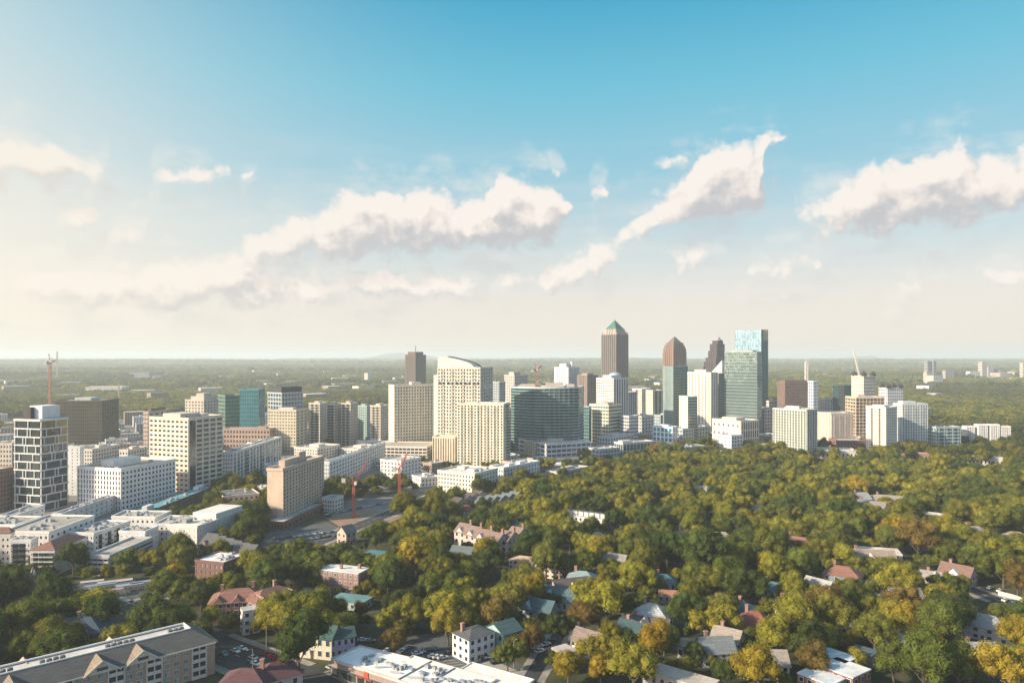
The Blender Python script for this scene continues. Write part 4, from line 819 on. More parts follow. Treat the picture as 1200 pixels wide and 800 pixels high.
# white apartment complex
for poly_,H_,lab_,rc_ in (([(-299,430),(-271,428),(-270,472),(-300,474)],17,'broad white wing behind the terracotta roofed one, full of roof vents',(.36,.33,.30)),([(-262,479),(-233,477),(-231,495),(-263,497)],15,'white wing along the rear of the complex below the long terrace',(.30,.28,.27)),([(-226,462),(-196,461),(-194,484),(-227,486)],14,'white wing at the rear right of the complex beside the dark hall',(.42,.39,.36)),([(-335,452),(-306,450),(-305,474),(-336,476)],16,'white block at the left edge behind the apartment complex',(.34,.31,.29))):
    tower('white_apartment_wing',lab_,'apartment wing',[Vector(p_) for p_ in poly_],H_,4,{0:(9,.4,.42),3:(8,.4,.42),1:(8,.4,.42)},wallc=(.66,.63,.59),roofc=rc_,units=14,group='white apartment complex',limit=60,parapet=1.0)
WC=(.66,.62,.58); GR=(.33,.31,.28)
T('white_apartment_wing','white apartment wing at the left edge with terracotta roof cap',-20,12,16,665,627,62,5,{0:(2,.3,.4),3:(6,.4,.4)},wallc=(.66,.60,.52),cat='apartment wing',plant=((.5,.5,1.0,1.0,1.2,(.42,.17,.10)),),roofc=(.42,.17,.10),group='white apartment complex')
T('white_apartment_wing','long sunlit white apartment wing with dark balconies beside the terracotta roofed one',12,36,44,668,634,62,5,{0:(3,.3,.4),3:(6,.35,.42)},wallc=WC,cat='apartment wing',roofc=(.48,.42,.35),group='white apartment complex',units=6)
T('white_apartment_wing','white apartment wing with red hipped roof and blank shaded end wall',36,64,101,675,645,58,5,{0:(3,.12,.2),3:(8,.42,.45)},wallc=(.68,.63,.57),cat='apartment wing',parapet=.3,group='white apartment complex',lm='white wing with red hipped roof')
T('white_apartment_wing','rear white wing of the complex around the courtyard, roof full of vents',78,110,152,652,626,52,4,{0:(8,.35,.4),3:(7,.35,.4)},wallc=(.60,.60,.60),cat='apartment wing',roofc=GR,group='white apartment complex',units=16)
T('white_apartment_wing','white end wing at the right of the complex with blank pale wall',140,170,185,650,624,60,4,{0:(3,.2,.3),3:(5,.15,.3)},wallc=(.62,.62,.62),cat='apartment wing',roofc=GR,group='white apartment complex',units=8)
T('parking_garage','open grey parking garage with dark horizontal gaps right of the white complex',103,128,178,674,652,56,4,{0:(3,.96,.5),3:(4,.96,.5)},wallc=(.44,.43,.42),glass=glassm((.015,.015,.018),(.03,.03,.035),.9,.1),roofc=(.42,.39,.35),cat='parking garage',dep=.9,parapet=1.1,units=0,lm='parking garage')  # dark panes stand in for shade in the open gaps
for (a_,b_,c_,yb_,yt_,fl_,wc_,lab_) in ((0,14,40,548,520,5,(.50,.42,.34),'beige midrise behind the balcony tower at the left edge'),(140,150,172,548,528,4,(.60,.52,.42),'small cream midrise between the white slab and the tall beige office'),(96,108,140,545,527,4,(.55,.50,.45),'pale midrise behind the white office'),(290,312,330,535,520,4,(.62,.58,.52),'white midrise in front of the long brick loft'),(345,372,398,540,526,4,(.60,.55,.48),'cream midrise in front of the beige condominium row'),(398,420,446,537,527,3,(.55,.48,.42),'low tan block in front of the beige condominium row'),(440,452,470,550,541,2,(.6,.57,.52),'small white block left of the red cranes backdrop'),(592,597,604,528,480,12,(.48,.36,.32),'slim pinkish tower squeezed left of the bowed teal office'),(742,752,766,512,488,6,(.50,.50,.48),'grey midrise below the pair of beige towers'),(766,774,790,505,487,5,(.30,.38,.38),'teal grey block behind the pale blue pavilion'),(790,800,832,520,503,4,(.40,.46,.46),'low glass block below the cream and teal tower'),(700,712,742,526,513,3,(.55,.55,.53),'pale podium block under the white domed tower'),(888,896,908,512,480,8,(.45,.36,.32),'brownish block just right of the tallest skyscraper'),(960,966,976,495,468,9,(.42,.36,.34),'dim brown block behind the beige ribbed slab'),(895,901,913,500,470,8,(.55,.50,.46),'pale block between the tallest skyscraper and the brown office tower'),(1060,1066,1090,500,480,6,(.50,.46,.42),'grey beige block behind the pale blue terrace condominium'),(740,746,754,492,470,8,(.46,.44,.44),'grey block left of the pair of beige towers'),(618,640,652,480,462,7,(.40,.42,.44),'grey block hidden behind the bowed office'),(560,574,600,560,551,2,(.50,.40,.34),'small brown block behind the cream midrise'),(640,655,690,562,554,2,(.46,.42,.38),'low grey brown block before the flat canopy hall')):
    T('midrise_block',lab_,a_,b_,c_,yb_,yt_,52,fl_,{0:(max(3,int((c_-b_)/3)),.5,.5),3:(max(3,int((b_-a_)/3)),.5,.5)},wallc=wc_,limit=30,units=4,cat='building',group='midrise blocks between the towers',plant=((.5,.5,.3,.4,3),))
def hip_cap(rootname,z_extra,rh,m,over=.8,name='hipped_roof'):
    r=[o for o in C.objects if o.name==rootname][0]; rf=[c for c in r.children if c.name.startswith('roof')][0].data
    nv=len(rf.vertices)//2; lp=[Vector(rf.vertices[i].co[:2]) for i in range(nv)]; H=rf.vertices[nv].co.z+z_extra
    lp=scaled(lp,over+.3); a,b_,c,d=lp; m1=(a+b_)/2; m2=(c+d)/2
    if (a-b_).length>(b_-c).length: a,b_,c,d=d,a,b_,c
    m1=(a+b_)/2; m2=(c+d)/2; ax=(m2-m1); w2=(a-b_).length/2; k=min(.42,w2/ax.length); r1=m1+ax*k; r2=m2-ax*k
    mb=MB(); mb.add([(*a,H),(*b_,H),(*c,H),(*d,H),(*r1,H+rh),(*r2,H+rh)],[(0,1,4),(1,2,5,4),(2,3,5),(3,0,4,5),(3,2,1,0)])
    return mb.build(name,m,r)
RT=shingle((.36,.13,.075),'terracotta')
hip_cap('white_apartment_wing.006',.35,3.4,RT); hip_cap('white_apartment_wing.004',1.4,3,RT)
stacks('white_apartment_wing.005',3,(.25,.6),3.0,5,(.10,.09,.09)); stacks('white_apartment_wing.006',3,(.2,.45,.7,.9),2.6,5,(.5,.46,.40)); stacks('white_apartment_wing.007',0,(.15,.4,.65),3,4,(.12,.14,.15))
# ------------------------------------------------------------------ houses
def house(name,label,px,py,wd,dp,h,th,kind,rh,wc,rc,floors=2,cols=4,sc_=3,chim=None,cat='house',lm=None,group=None,rel=True,roofmat=None,porch=False,over=.6,gables=0,glass=None,ground=None):
    c=gp(px,py); u=(px-600)/F; t=R(th)+(math.atan(-u) if rel else 0)
    cx,sx=math.cos(t),math.sin(t); ex=Vector((cx,sx)); ey=Vector((-sx,cx)); cc_=Vector((c.x,c.y))
    poly=[cc_-ex*wd/2-ey*dp/2,cc_+ex*wd/2-ey*dp/2,cc_+ex*wd/2+ey*dp/2,cc_-ex*wd/2+ey*dp/2]
    clearbox(poly,h+rh,lm,keep=.40)
    r=thing(name,label,cat,(c.x,c.y,0),group,t)
    a,b_=wd/2,dp/2; wall=MB(); wall.prism([(-a,-b_),(a,-b_),(a,b_),(-a,b_)],0,h)
    if kind=='gable':
        for s_ in (-1,1):
            x=s_*a; x2=x-s_*.25; wall.add([(x,-b_,h),(x,b_,h),(x,0,h+rh),(x2,-b_,h),(x2,b_,h),(x2,0,h+rh)],[(0,1,2),(5,4,3),(0,2,5,3),(1,4,5,2)])
    wall.build('wall',wallm(wc,scale=.6),r)
    o=over; m=roofmat or shingle(rc); rm_=MB()
    if kind=='gable':
        for s_ in (-1,1):
            e=s_*(b_+o); k=rh*(1+o/b_)
            z0=h+rh-k
            rm_.add([(-a-o,0,h+rh+.25),(a+o,0,h+rh+.25),(a+o,e,z0+.25),(-a-o,e,z0+.25),(-a-o,0,h+rh),(a+o,0,h+rh),(a+o,e,z0),(-a-o,e,z0)],
              [(0,1,2,3) if s_<0 else (3,2,1,0),(7,6,5,4) if s_<0 else (4,5,6,7),(3,2,6,7),(0,3,7,4),(2,1,5,6)])
    elif kind=='hip':
        k=min(b_,a*.95); rx=max(0.3,a-k)
        rm_.add([(-a-o,-b_-o,h-.1),(a+o,-b_-o,h-.1),(a+o,b_+o,h-.1),(-a-o,b_+o,h-.1),(-rx,0,h+rh),(rx,0,h+rh)],[(0,1,5,4),(1,2,5),(2,3,4,5),(3,0,4),(3,2,1,0)])
    else:
        rm_.prism([(-a-.1,-b_-.1),(a+.1,-b_-.1),(a+.1,b_+.1),(-a-.1,b_+.1)],h,h+.5); m=roofmat or roofm(rc)
    rf=rm_.build('roof',m,r)
    # front gables / dormers
    for k in range(gables):
        x=-a+wd*(k+.5)/gables; gw=min(wd/gables*.32,3.2); g=MB(); y0=-b_-.3; zt=h+gw*1.0
        g.add([(x-gw,y0,h-.3),(x+gw,y0,h-.3),(x,y0,zt),(x-gw,0,h-.3),(x+gw,0,h-.3),(x,0,zt)],[(0,1,2),(1,4,5,2),(3,0,2,5)]); g.build('dormer',wallm(tuple(min(.7,v*1.2) for v in wc)),rf)
    gl=glass or DKG; ch=h/floors; tm=wallm((.62,.60,.56))
    for (n_,L,ax) in ((cols,wd,0),(sc_,dp,1)):
        ww=min(1.5,L/n_*.45); hh=ch*.48
        fb=MB(); fb.box((0,0,0),(ww+.3,.12,hh+.3)); fme=fb.mesh('window_frame',tm); pb=MB(); pb.box((0,0,0),(ww,.16,hh)); pme=pb.mesh('pane',gl)
        for s_ in (-1,1):
            if ax==0: nrm=-ey if s_<0 else ey
            else: nrm=ex*s_
            if nrm.dot(-cc_)<0: continue
            for j in range(floors):
                for i in range(n_):
                    q=-L/2+L*(i+.5)/n_; z=ch*(j+.55)
                    loc=(q,s_*(b_+.04),z) if ax==0 else (s_*(a+.04),q,z)
                    w_=inst('window',fme,r,loc,0 if ax==0 else math.pi/2); p_=inst('pane',pme,w_,(0,0,0))
    for cxy in (chim or []):
        b=MB(); b.box((cxy[0]*a,cxy[1]*b_,h+rh*.5),(1.3,1.3,rh+1.8+h*.2)); b.box((cxy[0]*a,cxy[1]*b_,h+rh*1.0+1.0+h*.1),(1.6,1.6,.4)); b.build('chimney',wallm((.30,.15,.11)),rf)
    if porch:
        b=MB(); b.box((0,-b_-1.4,2.7),(wd*.8,2.8,.25))
        for q in (-.38,-.13,.13,.38): b.box((wd*q,-b_-2.6,1.3),(.25,.25,2.6))
        b.box((0,-b_-1.4,.3),(wd*.8,2.8,.5)); b.build('porch',tm,r)
    b=MB(); b.box((0,-b_-.08,1.1),(1.1,.14,2.2)); b.build('door',paint((.12,.06,.04),.5),r)
    return r
SL=(.12,.13,.14); TEAL_SHADE=(.05,.15,.16)  # teal house roofs: blue shade put into grey roof colours
house('cream_gable_house','cream gabled house with dark green roof in front of the dark tree belt',372,766,17,9,8.5,-28,'gable',3.6,(.58,.52,.38),(.03,.13,.12),2,5,2,lm='cream and lilac house',roofmat=shingle((.03,.14,.13)),gables=1)
house('lilac_house','lilac painted two storey house joined to the cream gabled one',399,766,10,8,8.0,12,'gable',2.6,(.50,.42,.66),(.03,.13,.12),2,4,2,roofmat=shingle((.03,.14,.13)))
house('brick_cottage','red brick house with blue slate hipped roof left of the hedge',103,757,15,13,7.5,-20,'hip',5.0,(.30,.09,.08),(.04,.11,.19),2,4,3,chim=[(-.5,.2)],lm='brick house with blue roof',roofmat=shingle((.035,.11,.18)),gables=1)
house('brick_cottage_annex','small red brick wing with pointed gable left of the blue roofed house',87,757,6,9,8.5,-20,'gable',3.5,(.36,.12,.08),(.04,.10,.17),2,2,2,roofmat=shingle((.04,.10,.17)))
house('terracotta_court','large apartment house with orange red roofs and cream ridge strips, left half',280,722,24,15,9,-8,'hip',4.2,(.26,.12,.09),(.36,.14,.09),3,7,4,chim=[(-.6,0),(.5,.3)],cat='apartment house',lm='orange red roofed apartment house',roofmat=RT,gables=3)
house('terracotta_court','orange red roofed apartment house right half, with dark balconies',317,721,22,14,9.5,30,'hip',3.8,(.28,.13,.10),(.36,.14,.09),3,6,4,chim=[(.3,.3)],cat='apartment house',roofmat=RT,gables=3)
house('white_balcony_house','narrow white house with tall porch columns below the orange red roofs',293,740,7,6,10,10,'flat',.5,(.64,.60,.56),(.4,.38,.35),3,2,2)
house('white_parapet_house','white two storey house with dark flat roof beside the parking lot',555,768,13,11,9.5,38,'hip',2.0,(.60,.60,.57),SL,3,4,3,lm='white house by the parking lot',chim=[(-.6,.4)])
house('teal_side_house','teal shaded house wall behind the big orange tree',590,758,10,12,8,40,'gable',3,(.25,.42,.42),TEAL_SHADE,2,3,3)
house('brick_apartment','red brick apartment building with white flat roof and two tall chimneys',400,690,27,11,10.5,-33,'flat',.5,(.30,.15,.125),(.72,.70,.68),3,9,3,chim=[(.05,-.2),(.7,.4)],cat='apartment house',lm='brick building with two chimneys',glass=glassm((.10,.10,.10),(.30,.30,.28),.3,.5))
house('low_white_annex','low white flat roofed building in front of the brick one with chimneys',366,702,16,8,4,-30,'flat',.4,(.62,.62,.62),(.12,.15,.18),1,6,2)
house('shade_teal_flat_building','low building with shade-teal flat roof right of the dark trees under the brick apartments',412,710,18,11,3.6,-30,'flat',.4,(.3,.36,.38),(.14,.26,.27),1,5,3)  # blue shade put into the grey roof colour
house('green_roof_shed','low shed with shade-turquoise roof behind the two chimneys',452,657,26,10,4,-30,'flat',.4,(.3,.36,.36),(.10,.22,.24),1,6,3)
house('pink_gable_house','small salmon pink gabled house left of the dark trees below the crane',406,636,8,9,7.5,40,'gable',4,(.52,.33,.27),(.28,.24,.22),2,2,2)
# townhouse rows
def row(name,labels,pts,wd,dp,h,th,kind,rh,wc,rc,**k):
    for (x,y),lab in zip(pts,labels): house(name,lab,x,y,wd,dp,h,th,kind,rh,wc,rc,**k)
ordn=['first','second','third','fourth','fifth','sixth','seventh']
row('pink_townhouse',[f'pink townhouse with gables and salmon roof, {ordn[i]} from left in its row' for i in range(6)],[(546,641),(558,645),(570,649),(583,653),(596,651),(607,646)],8.5,13,11,-38,'gable',4.0,(.56,.42,.37),(.36,.22,.17),floors=3,cols=2,sc_=3,gables=1,group='row of pink townhouses',cat='townhouse',roofmat=shingle((.36,.21,.16)),chim=[(.6,.3)])
LM.append((575,635,'row of pink townhouses'))
row('slate_townhouse',[f'grey gabled brick townhouse, {ordn[i]} from left in its row' for i in range(6)],[(250,650),(259,653),(268,656),(277,659),(286,662),(296,664)],7.5,16,8,-40,'gable',5,(.30,.16,.13),(.13,.14,.15),floors=2,cols=2,sc_=3,group='row of grey roofed townhouses',cat='townhouse',gables=1)
LM.append((272,645,'row of grey roofed townhouses'))
row('brown_rowhouse',[f'brown roofed rowhouse with pale party walls, {ordn[i]} from left in its row' for i in range(4)],[(537,600),(545,597),(553,594),(561,591)],8,15,8,-40,'gable',3.5,(.50,.36,.28),(.16,.11,.09),floors=2,cols=2,sc_=3,group='row of brown roofed houses',cat='townhouse')
row('blue_rowhouse',[f'slate blue roofed rowhouse near the cream midrise, {ordn[i]} from left in its row' for i in range(5)],[(568,597),(577,596),(586,595),(595,593),(604,591)],8.5,15,7,-35,'gable',3.5,(.34,.30,.30),(.20,.24,.27),floors=2,cols=2,sc_=3,group='row of slate blue roofed houses',cat='townhouse')
LM.append((590,588,'row of slate blue roofed houses'))
house('turret_house','white house with dark red pointed roofs and bay windows',547,612,14,11,7,-20,'hip',6,(.62,.58,.54),(.30,.09,.07),2,4,3,roofmat=shingle((.30,.09,.07)),gables=3,lm='white house with pointed red roofs')
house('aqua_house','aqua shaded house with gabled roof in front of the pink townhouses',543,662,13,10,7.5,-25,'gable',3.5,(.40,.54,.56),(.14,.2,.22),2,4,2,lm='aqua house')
house('cream_long_house','long low cream apartment house with flat tan roof strip',630,672,30,11,7.5,-22,'hip',1.6,(.60,.50,.38),(.42,.29,.19),3,11,3,cat='apartment house',lm='long cream apartment house',roofmat=roofm((.50,.35,.24)))
house('white_terrace_block','white stacked terrace block with dark square roof boxes among the trees',690,622,30,12,10.5,-25,'flat',.5,(.66,.62,.56),(.45,.42,.38),3,9,3,cat='apartment house',lm='white terrace block')
r_=[o for o in C.objects if o.name=='white_terrace_block'][0]
for k in range(7):
    b=MB(); b.box((-12.5+4.1*k,-1.5,12.3),(3.0,5,2.6)); b.build('roof_box',wallm((.66,.62,.56)),r_); b=MB(); b.box((-12.5+4.1*k,-1.5,13.7),(2.4,4,.25)); b.build('roof_box_lid',wallm((.12,.11,.11)),r_)
house('blue_dome_house','small house with grey blue round looking hipped roof behind the pink row',602,630,10,10,9,10,'hip',4,(.5,.55,.56),(.15,.27,.30),3,3,3)
hs=[('pale_hip_house','white house with pale metal hipped roof among golden trees',765,735,16,13,6.5,-15,'hip',4.5,(.55,.52,.48),(.50,.54,.56),'pale hipped roof house'),
('brown_ridge_house','house with long brown shingle roof in front of the pale hipped roof',757,742,20,7,5,-12,'gable',2.5,(.5,.42,.36),(.17,.13,.12),None),
('shade_teal_house','house with dark shade-teal gabled roof below the pale hipped one',742,752,12,9,5,-30,'gable',4,(.5,.45,.40),(.03,.11,.13),None),
('grey_gable_house','house with grey blue gabled roof at the bottom among yellow trees',838,775,13,10,5.5,20,'gable',4.5,(.55,.50,.45),(.22,.26,.30),'grey gabled house at bottom'),
('tan_gable_house','house with tan gabled roof and brick chimney right of the grey gabled one',853,764,11,10,6,-20,'gable',4,(.55,.45,.38),(.42,.33,.26),None),
('flat_tan_house','low house with brown flat roof left of the grey gabled one',812,768,11,9,4.5,-10,'flat',.4,(.45,.36,.28),(.33,.26,.20),None),
('red_hip_house','white house with bright red hipped roof and pale chimneys',885,746,16,12,6.5,-15,'hip',4.5,(.58,.52,.47),(.34,.07,.05),'red hipped roof house'),
('red_annex_house','small red roofed annex left of the red hipped roof house',868,750,10,9,5.5,25,'hip',3.5,(.5,.42,.38),(.32,.08,.06),None),
('blue_red_house','pale blue house with orange red gabled roof at mid right forest',934,652,18,13,7,-15,'gable',5,(.50,.56,.58),(.35,.13,.09),'pale blue house with orange roof'),
('tan_long_house','long tan roofed house with white gable in the forest',1018,664,26,14,5.5,15,'gable',4.5,(.60,.52,.44),(.42,.30,.22),'long tan roofed house'),
('white_roof_house','house with white flat roof just above the long tan roofed one',1028,657,24,14,6,10,'flat',.5,(.6,.56,.5),(.66,.62,.58),None),
('orange_roof_house','dark house with orange red roof below the long tan roofed one',988,686,18,12,6.5,-10,'hip',4,(.16,.22,.26),(.36,.13,.08),'dark house with orange roof'),
('cottage','small cottage with brown and orange roof near the road at right',1122,683,15,11,5.5,-20,'gable',4.5,(.50,.52,.54),(.30,.15,.11),'cottage near the right road'),
('white_low_house','low white house left of the cottage near the right road',1097,684,15,9,4,-5,'gable',2.5,(.62,.58,.55),(.45,.36,.32),None),
('pink_roof_house','house with pale pinkish roof high in the right forest',1142,634,18,13,6,10,'hip',4,(.55,.48,.42),(.50,.38,.33),'pink roofed house'),
('grey_low_house','grey roofed house in the clearing behind the forest at upper right',1018,600,24,14,5,-10,'gable',4,(.5,.45,.4),(.34,.29,.26),'grey roofed house in the clearing'),
('tan_clearing_house','broad tan roofed building in the upper right clearing',1042,592,34,16,5,5,'hip',3.5,(.55,.46,.38),(.44,.34,.27),None),
('small_white_gable_house','small white gabled house left of the clearing at upper right',1008,592,12,12,6,40,'gable',4.5,(.64,.62,.60),(.5,.5,.5),None),
('shade_teal_roof_house','house with shade-teal roof behind the golden trees at center',648,708,26,13,5,-28,'gable',4,(.28,.36,.38),(.07,.19,.22),'shade-teal roofed houses'),  # teal and turquoise roofs here carry blue shade in their colour
('shade_teal_roof_house','smaller house with bright shade-teal gable roof at the top of the center group',683,690,16,12,6,-10,'hip',3.5,(.45,.5,.5),(.28,.44,.46),None),
('maroon_roof_house','house with brown maroon shingle roof between the two shade-teal roofs',668,702,18,12,6,25,'gable',4.5,(.40,.32,.30),(.18,.13,.13),None),
('long_shade_teal_house','long shaded house with blue shade-teal roof left of the dark round tree',622,722,24,10,5,-28,'gable',4,(.25,.36,.40),(.06,.18,.22),None),
('shade_turquoise_house','small house with shade-turquoise roof above the pale hipped roof house',778,690,12,9,5,0,'hip',3,(.4,.45,.46),(.08,.28,.32),None),
('orange_shed','small flat orange tan roofed shed above the pale hipped roof house',785,704,11,7,4,0,'flat',.4,(.4,.3,.25),(.44,.22,.14),None),
('shade_teal_cottage','cottage with shade-teal roof in dark trees right of center',872,725,11,10,5,-30,'hip',3,(.35,.42,.45),(.05,.22,.27),None),
('garage_house','pale pink garage wall by the lane at bottom center',662,776,7,8,5,40,'flat',.4,(.52,.36,.30),(.45,.40,.38),None),
('white_shed_house','white blue house half hidden at lower right edge',1155,745,20,13,5.5,-10,'hip',4,(.6,.6,.6),(.45,.46,.47),'pale hipped house at lower right'),
('lower_white_house','white porch house below the pale hipped one at lower right',1146,776,12,12,5,30,'gable',3,(.62,.6,.58),(.4,.4,.42),None),
('small_shade_turquoise_house','small shade-turquoise roofed house at the left part of the forest',905,700,14,9,5,-20,'gable',3,(.35,.42,.45),(.06,.20,.24),None),
('small_grey_house','small grey house above the red hipped roof house',925,720,11,9,5,20,'hip',3,(.45,.45,.45),(.30,.32,.32),None),
('white_wall_house','white walled house in the dark trees right of center',1027,695,8,6,5,-30,'flat',.4,(.6,.62,.64),(.4,.4,.4),None)]
for (nm,lab,x,y,a,b_,h,th,kd,rh,wc,rc,lm) in hs:
    house(nm,lab,x,y,a,b_,h,th,kd,rh,wc,rc,2 if h>5 else 1,4,3,chim=[(-.5,.3)] if kd!='flat' else None,lm=lm,gables=1 if kd=='gable' and a>14 else 0)
for (x_,y_,a_,b_,th_,kd_,rc_,lab_) in ((720,668,14,9,-20,'gable',(.34,.32,.30),'grey gabled roof half hidden in the central dark trees'),(845,640,15,10,10,'hip',(.42,.36,.30),'tan hipped roof in the middle of the forest'),(960,700,13,9,-30,'gable',(.50,.48,.45),'pale gabled roof below the orange roofed dark house'),(1060,712,14,9,25,'gable',(.30,.30,.32),'slate gabled roof left of the right road'),(880,605,16,10,-10,'gable',(.50,.45,.40),'pale roof high in the forest left of the clearing'),(760,610,15,9,20,'hip',(.36,.32,.30),'brown grey roof right of the white terrace block'),(1095,616,16,10,-15,'gable',(.55,.50,.46),'pale gabled roof above the pink roofed house'),(1190,640,15,10,15,'hip',(.38,.30,.26),'brown roof near the right edge of the forest'),(820,582,16,10,0,'gable',(.45,.42,.40),'grey roof near the far rim of the forest'),(700,640,12,9,30,'hip',(.48,.44,.40),'beige roof right below the white terrace block'),(1075,780,13,10,-20,'gable',(.52,.48,.44),'pale gabled roof at the lower right between big trees'),(900,790,13,10,15,'gable',(.40,.34,.30),'brown gabled roof at the bottom left of the modern brick house'),(690,765,12,9,-35,'gable',(.30,.20,.17),'dark red brown gabled roof by the lane at bottom center'),(798,640,13,9,35,'gable',(.33,.34,.36),'slate gabled roof left of the tan hipped roof')):
    house('forest_house',lab_,x_,y_,a_,b_,5.5,th_,kd_,4,(.58,.54,.48),rc_,2,4,3,group='houses half hidden in the forest')
# modern brick house with white flat roofs at the bottom right, long white roof, flat roofs
def flat(name,label,px,py,wd,dp,h,th,wc,rc,lm=None,**k): return house(name,label,px,py,wd,dp,h,th,'flat',.5,wc,rc,k.pop('fl',2),k.pop('cols',4),k.pop('sc',3),lm=lm,**k)
flat('modern_brick_house','modern dark brick house with white flat roof, larger front volume',990,805,13,12,7,-30,(.22,.08,.06),(.66,.68,.68),lm='modern brick house with white roofs')
flat('modern_brick_house','modern dark brick house with white flat roof, rear volume',980,790,12,9,7,-30,(.22,.08,.06),(.60,.66,.68))
flat('modern_brick_house','lowest left white roofed volume of the modern brick house',962,812,13,9,6,-30,(.25,.09,.07),(.62,.66,.68))
flat('long_white_hall','long low hall with white curved looking roof behind two small conifers',1027,752,34,10,5,-18,(.5,.48,.45),(.68,.63,.57),lm='long white hall',cols=9,fl=1)
flat('tan_flat_hall','long low building with tan white flat roof at the bottom edge',797,806,26,9,4.5,-25,(.42,.34,.28),(.50,.43,.37),lm='tan flat hall at bottom',cols=8,fl=1)
flat('dark_pavilion','small pavilion with dark grey blue roof behind the modern brick house',1012,776,9,8,4.5,-20,(.2,.2,.22),(.10,.14,.18),fl=1,cols=2,sc=2)
# ------------------------------------------------------------------ big foreground apartment building
def foreground_apartments():
    t=R(42.4); ex=Vector((math.cos(t),math.sin(t))); ey=Vector((-math.sin(t),math.cos(t)))
    c=gp(252,751,12.2); O=Vector((c.x,c.y))
    r=thing('apartment_building','long brick apartment building with grey shingle roof and cream gables in the foreground','apartment building',(c.x,c.y,0),None,t)
    LM.append((140,790,'long foreground apartment building')); L=125.0; Wd=20.0; H=12.2
    poly=[O-ex*L,O,O+ey*Wd,O-ex*L+ey*Wd]; OCC.append(poly); CLEAR.append((c.y,0,735,252,800))
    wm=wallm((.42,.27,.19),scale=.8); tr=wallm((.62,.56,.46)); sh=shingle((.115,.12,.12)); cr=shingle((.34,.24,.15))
    b=MB(); b.prism([(-L,0),(0,0),(0,Wd),(-L,Wd)],0,H); b.build('wall',wm,r)
    s=8.5; zr=4.0; e=.7
    def slope(mb,pts): mb.add(pts+[(p[0],p[1],p[2]-.3) for p in pts],[(0,1,2,3),(7,6,5,4),(0,4,5,1),(1,5,6,2),(2,6,7,3),(3,7,4,0)])
    rf=MB(); slope(rf,[(-L,-e,H),(e,-e,H),(-6,s,H+zr),(-L,s,H+zr)]); front=rf.build('front_roof_slope',sh,r)
    rf=MB(); slope(rf,[(e,-e,H),(e,Wd+e,H),(-6,Wd-4,H+zr),(-6,s,H+zr)]); rf.build('end_roof_slope',sh,r)
    rf=MB(); slope(rf,[(e,Wd+e,H),(-L,Wd+e,H),(-L,Wd-4,H+zr),(-6,Wd-4,H+zr)]); rf.build('rear_roof_slope',shingle((.20,.15,.11)),r)
    b=MB(); b.box((-L/2-4,(s+Wd-4)/2,H+zr-.75),(L-8+4,Wd-4-s,.5)); b.build('flat_roof',roofm((.56,.53,.49)),r)
    b=MB(); b.box((-L/2-4,s+.05,H+zr+.05),(L-4,.45,.6)); b.box((-L/2-4,Wd-4.05,H+zr+.05),(L-4,.45,.6)); b.box((-6.2,(s+Wd-4)/2,H+zr+.05),(.45,Wd-4-s-.5,.59)); b.build('white_parapet',wallm((.72,.71,.68)),r)
    b=MB(); b.box((-L/2,-e-.05,H-.25),(L,.3,.45)); b.box((e+.02,Wd/2,H-.25),(.3,Wd+1,.44)); b.build('eave_trim',tr,r)
    rnd=random.Random(3); um=MB(); um.box((0,0,.7),(1.5,1.5,1.4)); um.cyl((0,0),.5,.5,1.4,1.6,10); ume=um.mesh('rooftop_unit',wallm((.13,.14,.15)))
    x=-9
    while x>-L:
        for k in range(rnd.choice((3,4,5))): inst('rooftop_unit',ume,r,(x-k*2.0,s+1.2+rnd.uniform(0,.3),H+zr-.5))
        x-=rnd.uniform(13,22)
    for gx in (-25.5,-38.5,-64,-77,-103):      # cross gables on the front slope
        w2=5.0; gh=3.6; g=MB()
        g.add([(gx-w2,-1.0,H-.1),(gx+w2,-1.0,H-.1),(gx,-1.0,H+gh),(gx,7.0,H+gh)],[(0,1,2)]); 
        g.add([(gx-w2,-.6,H-.1),(gx+w2,-.6,H-.1),(gx,-.6,H+gh),(gx+.01,-.6,H)],[(1,0,2)])
        gb=g.build('gable_front',tr,r)
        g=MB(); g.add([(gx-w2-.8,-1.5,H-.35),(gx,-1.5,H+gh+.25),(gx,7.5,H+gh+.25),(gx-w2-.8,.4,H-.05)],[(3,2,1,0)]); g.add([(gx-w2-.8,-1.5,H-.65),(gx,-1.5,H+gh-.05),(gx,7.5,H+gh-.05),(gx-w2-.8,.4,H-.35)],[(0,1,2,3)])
        g.build('gable_roof_left',cr,gb)  # sunlit tan put into the left slope's shingle colour
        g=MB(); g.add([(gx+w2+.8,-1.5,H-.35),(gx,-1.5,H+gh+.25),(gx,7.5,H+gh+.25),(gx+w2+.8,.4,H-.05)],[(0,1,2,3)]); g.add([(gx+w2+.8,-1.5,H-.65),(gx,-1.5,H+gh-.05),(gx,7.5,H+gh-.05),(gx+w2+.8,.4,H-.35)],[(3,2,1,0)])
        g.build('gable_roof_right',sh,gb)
        g=MB(); g.bar((gx-w2-.8,-1.6,H-.5),(gx,-1.6,H+gh+.15),.2,.5); g.bar((gx+w2+.8,-1.6,H-.5),(gx,-1.6,H+gh+.15),.2,.5); g.build('gable_trim',tr,gb)
        g=MB(); g.box((gx,-1.05,H+1.0),(3.4,.12,1.1)); g.build('gable_louvre',wallm((.10,.08,.07)),gb)
    for gx in (-31,-58,-90):                # gables on the rear slope, only their tops show over the roof
        g=MB(); y0=Wd+1.5; g.add([(gx-4,y0,H-.3),(gx+4,y0,H-.3),(gx,y0,H+3.8),(gx-4,Wd-4,H-.3),(gx+4,Wd-4,H-.3),(gx,Wd-6,H+3.8)],[(1,0,2),(0,3,5,2),(4,1,2,5)]); g.build('rear_gable',wallm((.40,.31,.21)),r)
